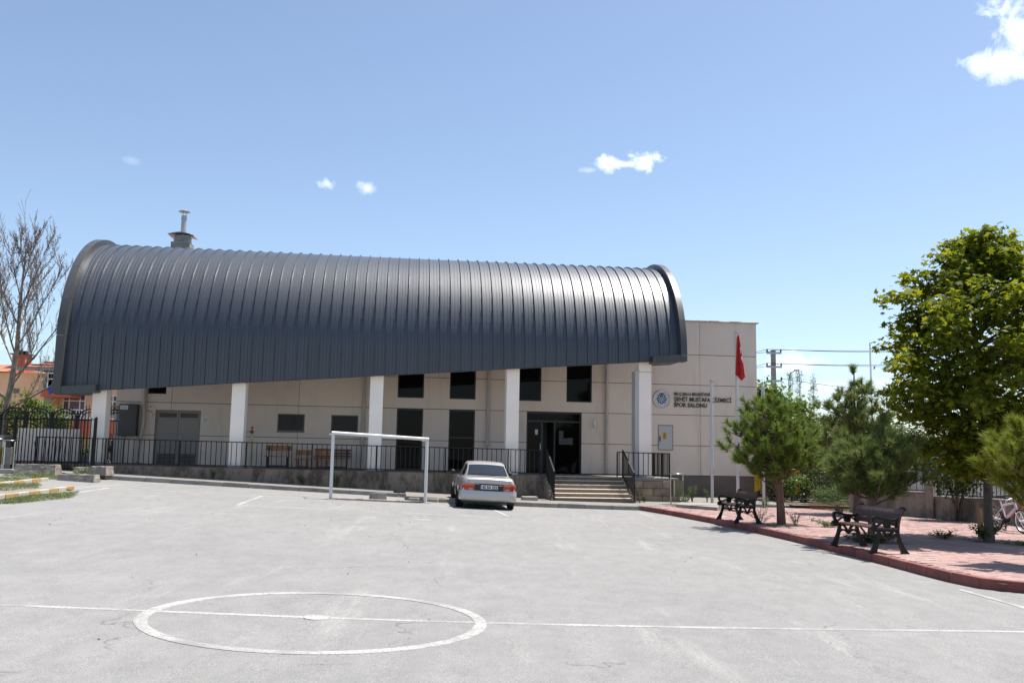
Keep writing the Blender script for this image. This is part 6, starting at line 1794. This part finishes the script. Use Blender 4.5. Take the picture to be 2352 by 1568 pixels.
MB().box(-30.85, -29.85, .9, 1.9, 7.152, 7.22).box(-30.7, -30.4, 1.1, 1.5, 7.22, 7.45).box(-30.3, -30.05, 1.2, 1.5, 7.22, 7.4).build('chimney_pot', MT['iron'], chm)
# balconies with red parapets, railings, windows
def house_window(x0, x1, z0, z1, y, mull, m='curtain'):
    w = MB(); t_ = .07
    w.box(x0, x0 + t_, y - .06, y + .05, z0, z1).box(x1 - t_, x1, y - .06, y + .05, z0, z1).box(x0 + t_, x1 - t_, y - .06, y + .05, z0, z0 + t_).box(x0 + t_, x1 - t_, y - .06, y + .05, z1 - t_, z1)
    for q in mull: w.box(q - .035, q + .035, y - .055, y + .05, z0 + t_, z1 - t_)
    w.box(x0 + t_, x1 - t_, y - .054, y + .05, z1 - .42, z1 - .36)
    wo_ = w.build('window', MT['white_frame'], hs_)
    MB().box(x0 + t_, x1 - t_, y - .02, y - .01, z0 + t_, z1 - t_).build('pane', MT[m], wo_)
for z, hpar in ((4.0, .0), (1.3, .0)):
    house_window(-27.35, -25.95, z - .55, z + .75, .9, (-26.95, -26.3)); house_window(-25.3, -23.9, z - .55, z + .75, .9, (-24.95, -24.3)); house_window(-23.2, -21.9, z - .55, z + .75, .9, (-22.6,))
for z in (4.72, 5.0): pass
b1 = MB().box(-28.0, -26.2, -.6, .88, 4.50, 4.90).build('balcony_parapet', MT['redwall'], hs_)
MB().box(-27.9, -26.0, -.45, .88, 4.95, 5.02).box(-27.9, -26.0, -.52, -.46, 5.0, 5.75).build('balcony_glazing', MT['louvre'], hs_)
house_window(-27.7, -26.2, 5.05, 5.95, -.5, (-27.2, -26.7), 'glass')
MB().box(-27.9, -20.6, -.5, .88, 2.30, 3.20).build('balcony_parapet', MT['redwall'], hs_)
rl = MB().box(-27.9, -20.6, -.48, -.44, 3.74, 3.79).box(-27.9, -20.6, -.48, -.44, 3.28, 3.32)
rl.build('balcony_railing', MT['white_frame'], hs_)
for k in range(22): MB().box(-27.85 + k * .33, -27.82 + k * .33, -.475, -.445, 3.33, 3.74).build('baluster', MT['white_frame'], hs_)
MB().box(-27.9, -20.6, -.44, .88, 3.205, 3.27).build('balcony_slab', MT['white'], hs_)
MB().box(-28.05, -27.63, -.05, .05, 0, 6.0).build('drainpipe', MT['steel_door'], hs_)
MB().box(-29.95, -29.6, -.03, .0, 4.7, 5.0).build('small_window', MT['louvre'], hs_)
for k, (x, m_) in enumerate(((-27.5, 'blue_ink'), (-27.3, 'white_sign'), (-27.05, 'ink'))): MB().box(x, x + .18, -.66, -.62, 4.65, 5.1).build('laundry', MT[m_], hs_)
# second red wall glimpsed between column and hall
rd = tag(MB().box(0, 1.6, 0, 4, 0, 4.6).build('red_outbuilding', MT['redwall'], None, (-15.0, 44.5, .3), .05), 'red rendered wall glimpsed between the leftmost column and the hall', 'wall')

# ------------------------------------------------------------------ grit, dead leaves and crumbs on the court
rg = np.random.default_rng(77)
n = 120
gx = rg.uniform(-9, 6, n); gy = 7 + 20 * rg.uniform(0, 1, n) ** 1.3
keep = gx < np.interp(gy, KY, KX) - .15
cen = np.column_stack([gx[keep], gy[keep], Gv(gx[keep], gy[keep]) + .012])
V, F, k = leaf_cloud(cen, None, 1, .004, .028, OVAL, .3, .1)
tag(link('leaf_litter', fast_mesh('leaf_litter', V, F, MT['pod'], k)), 'tiny dead leaves and crumbs strewn over the asphalt', 'litter', kind='stuff')
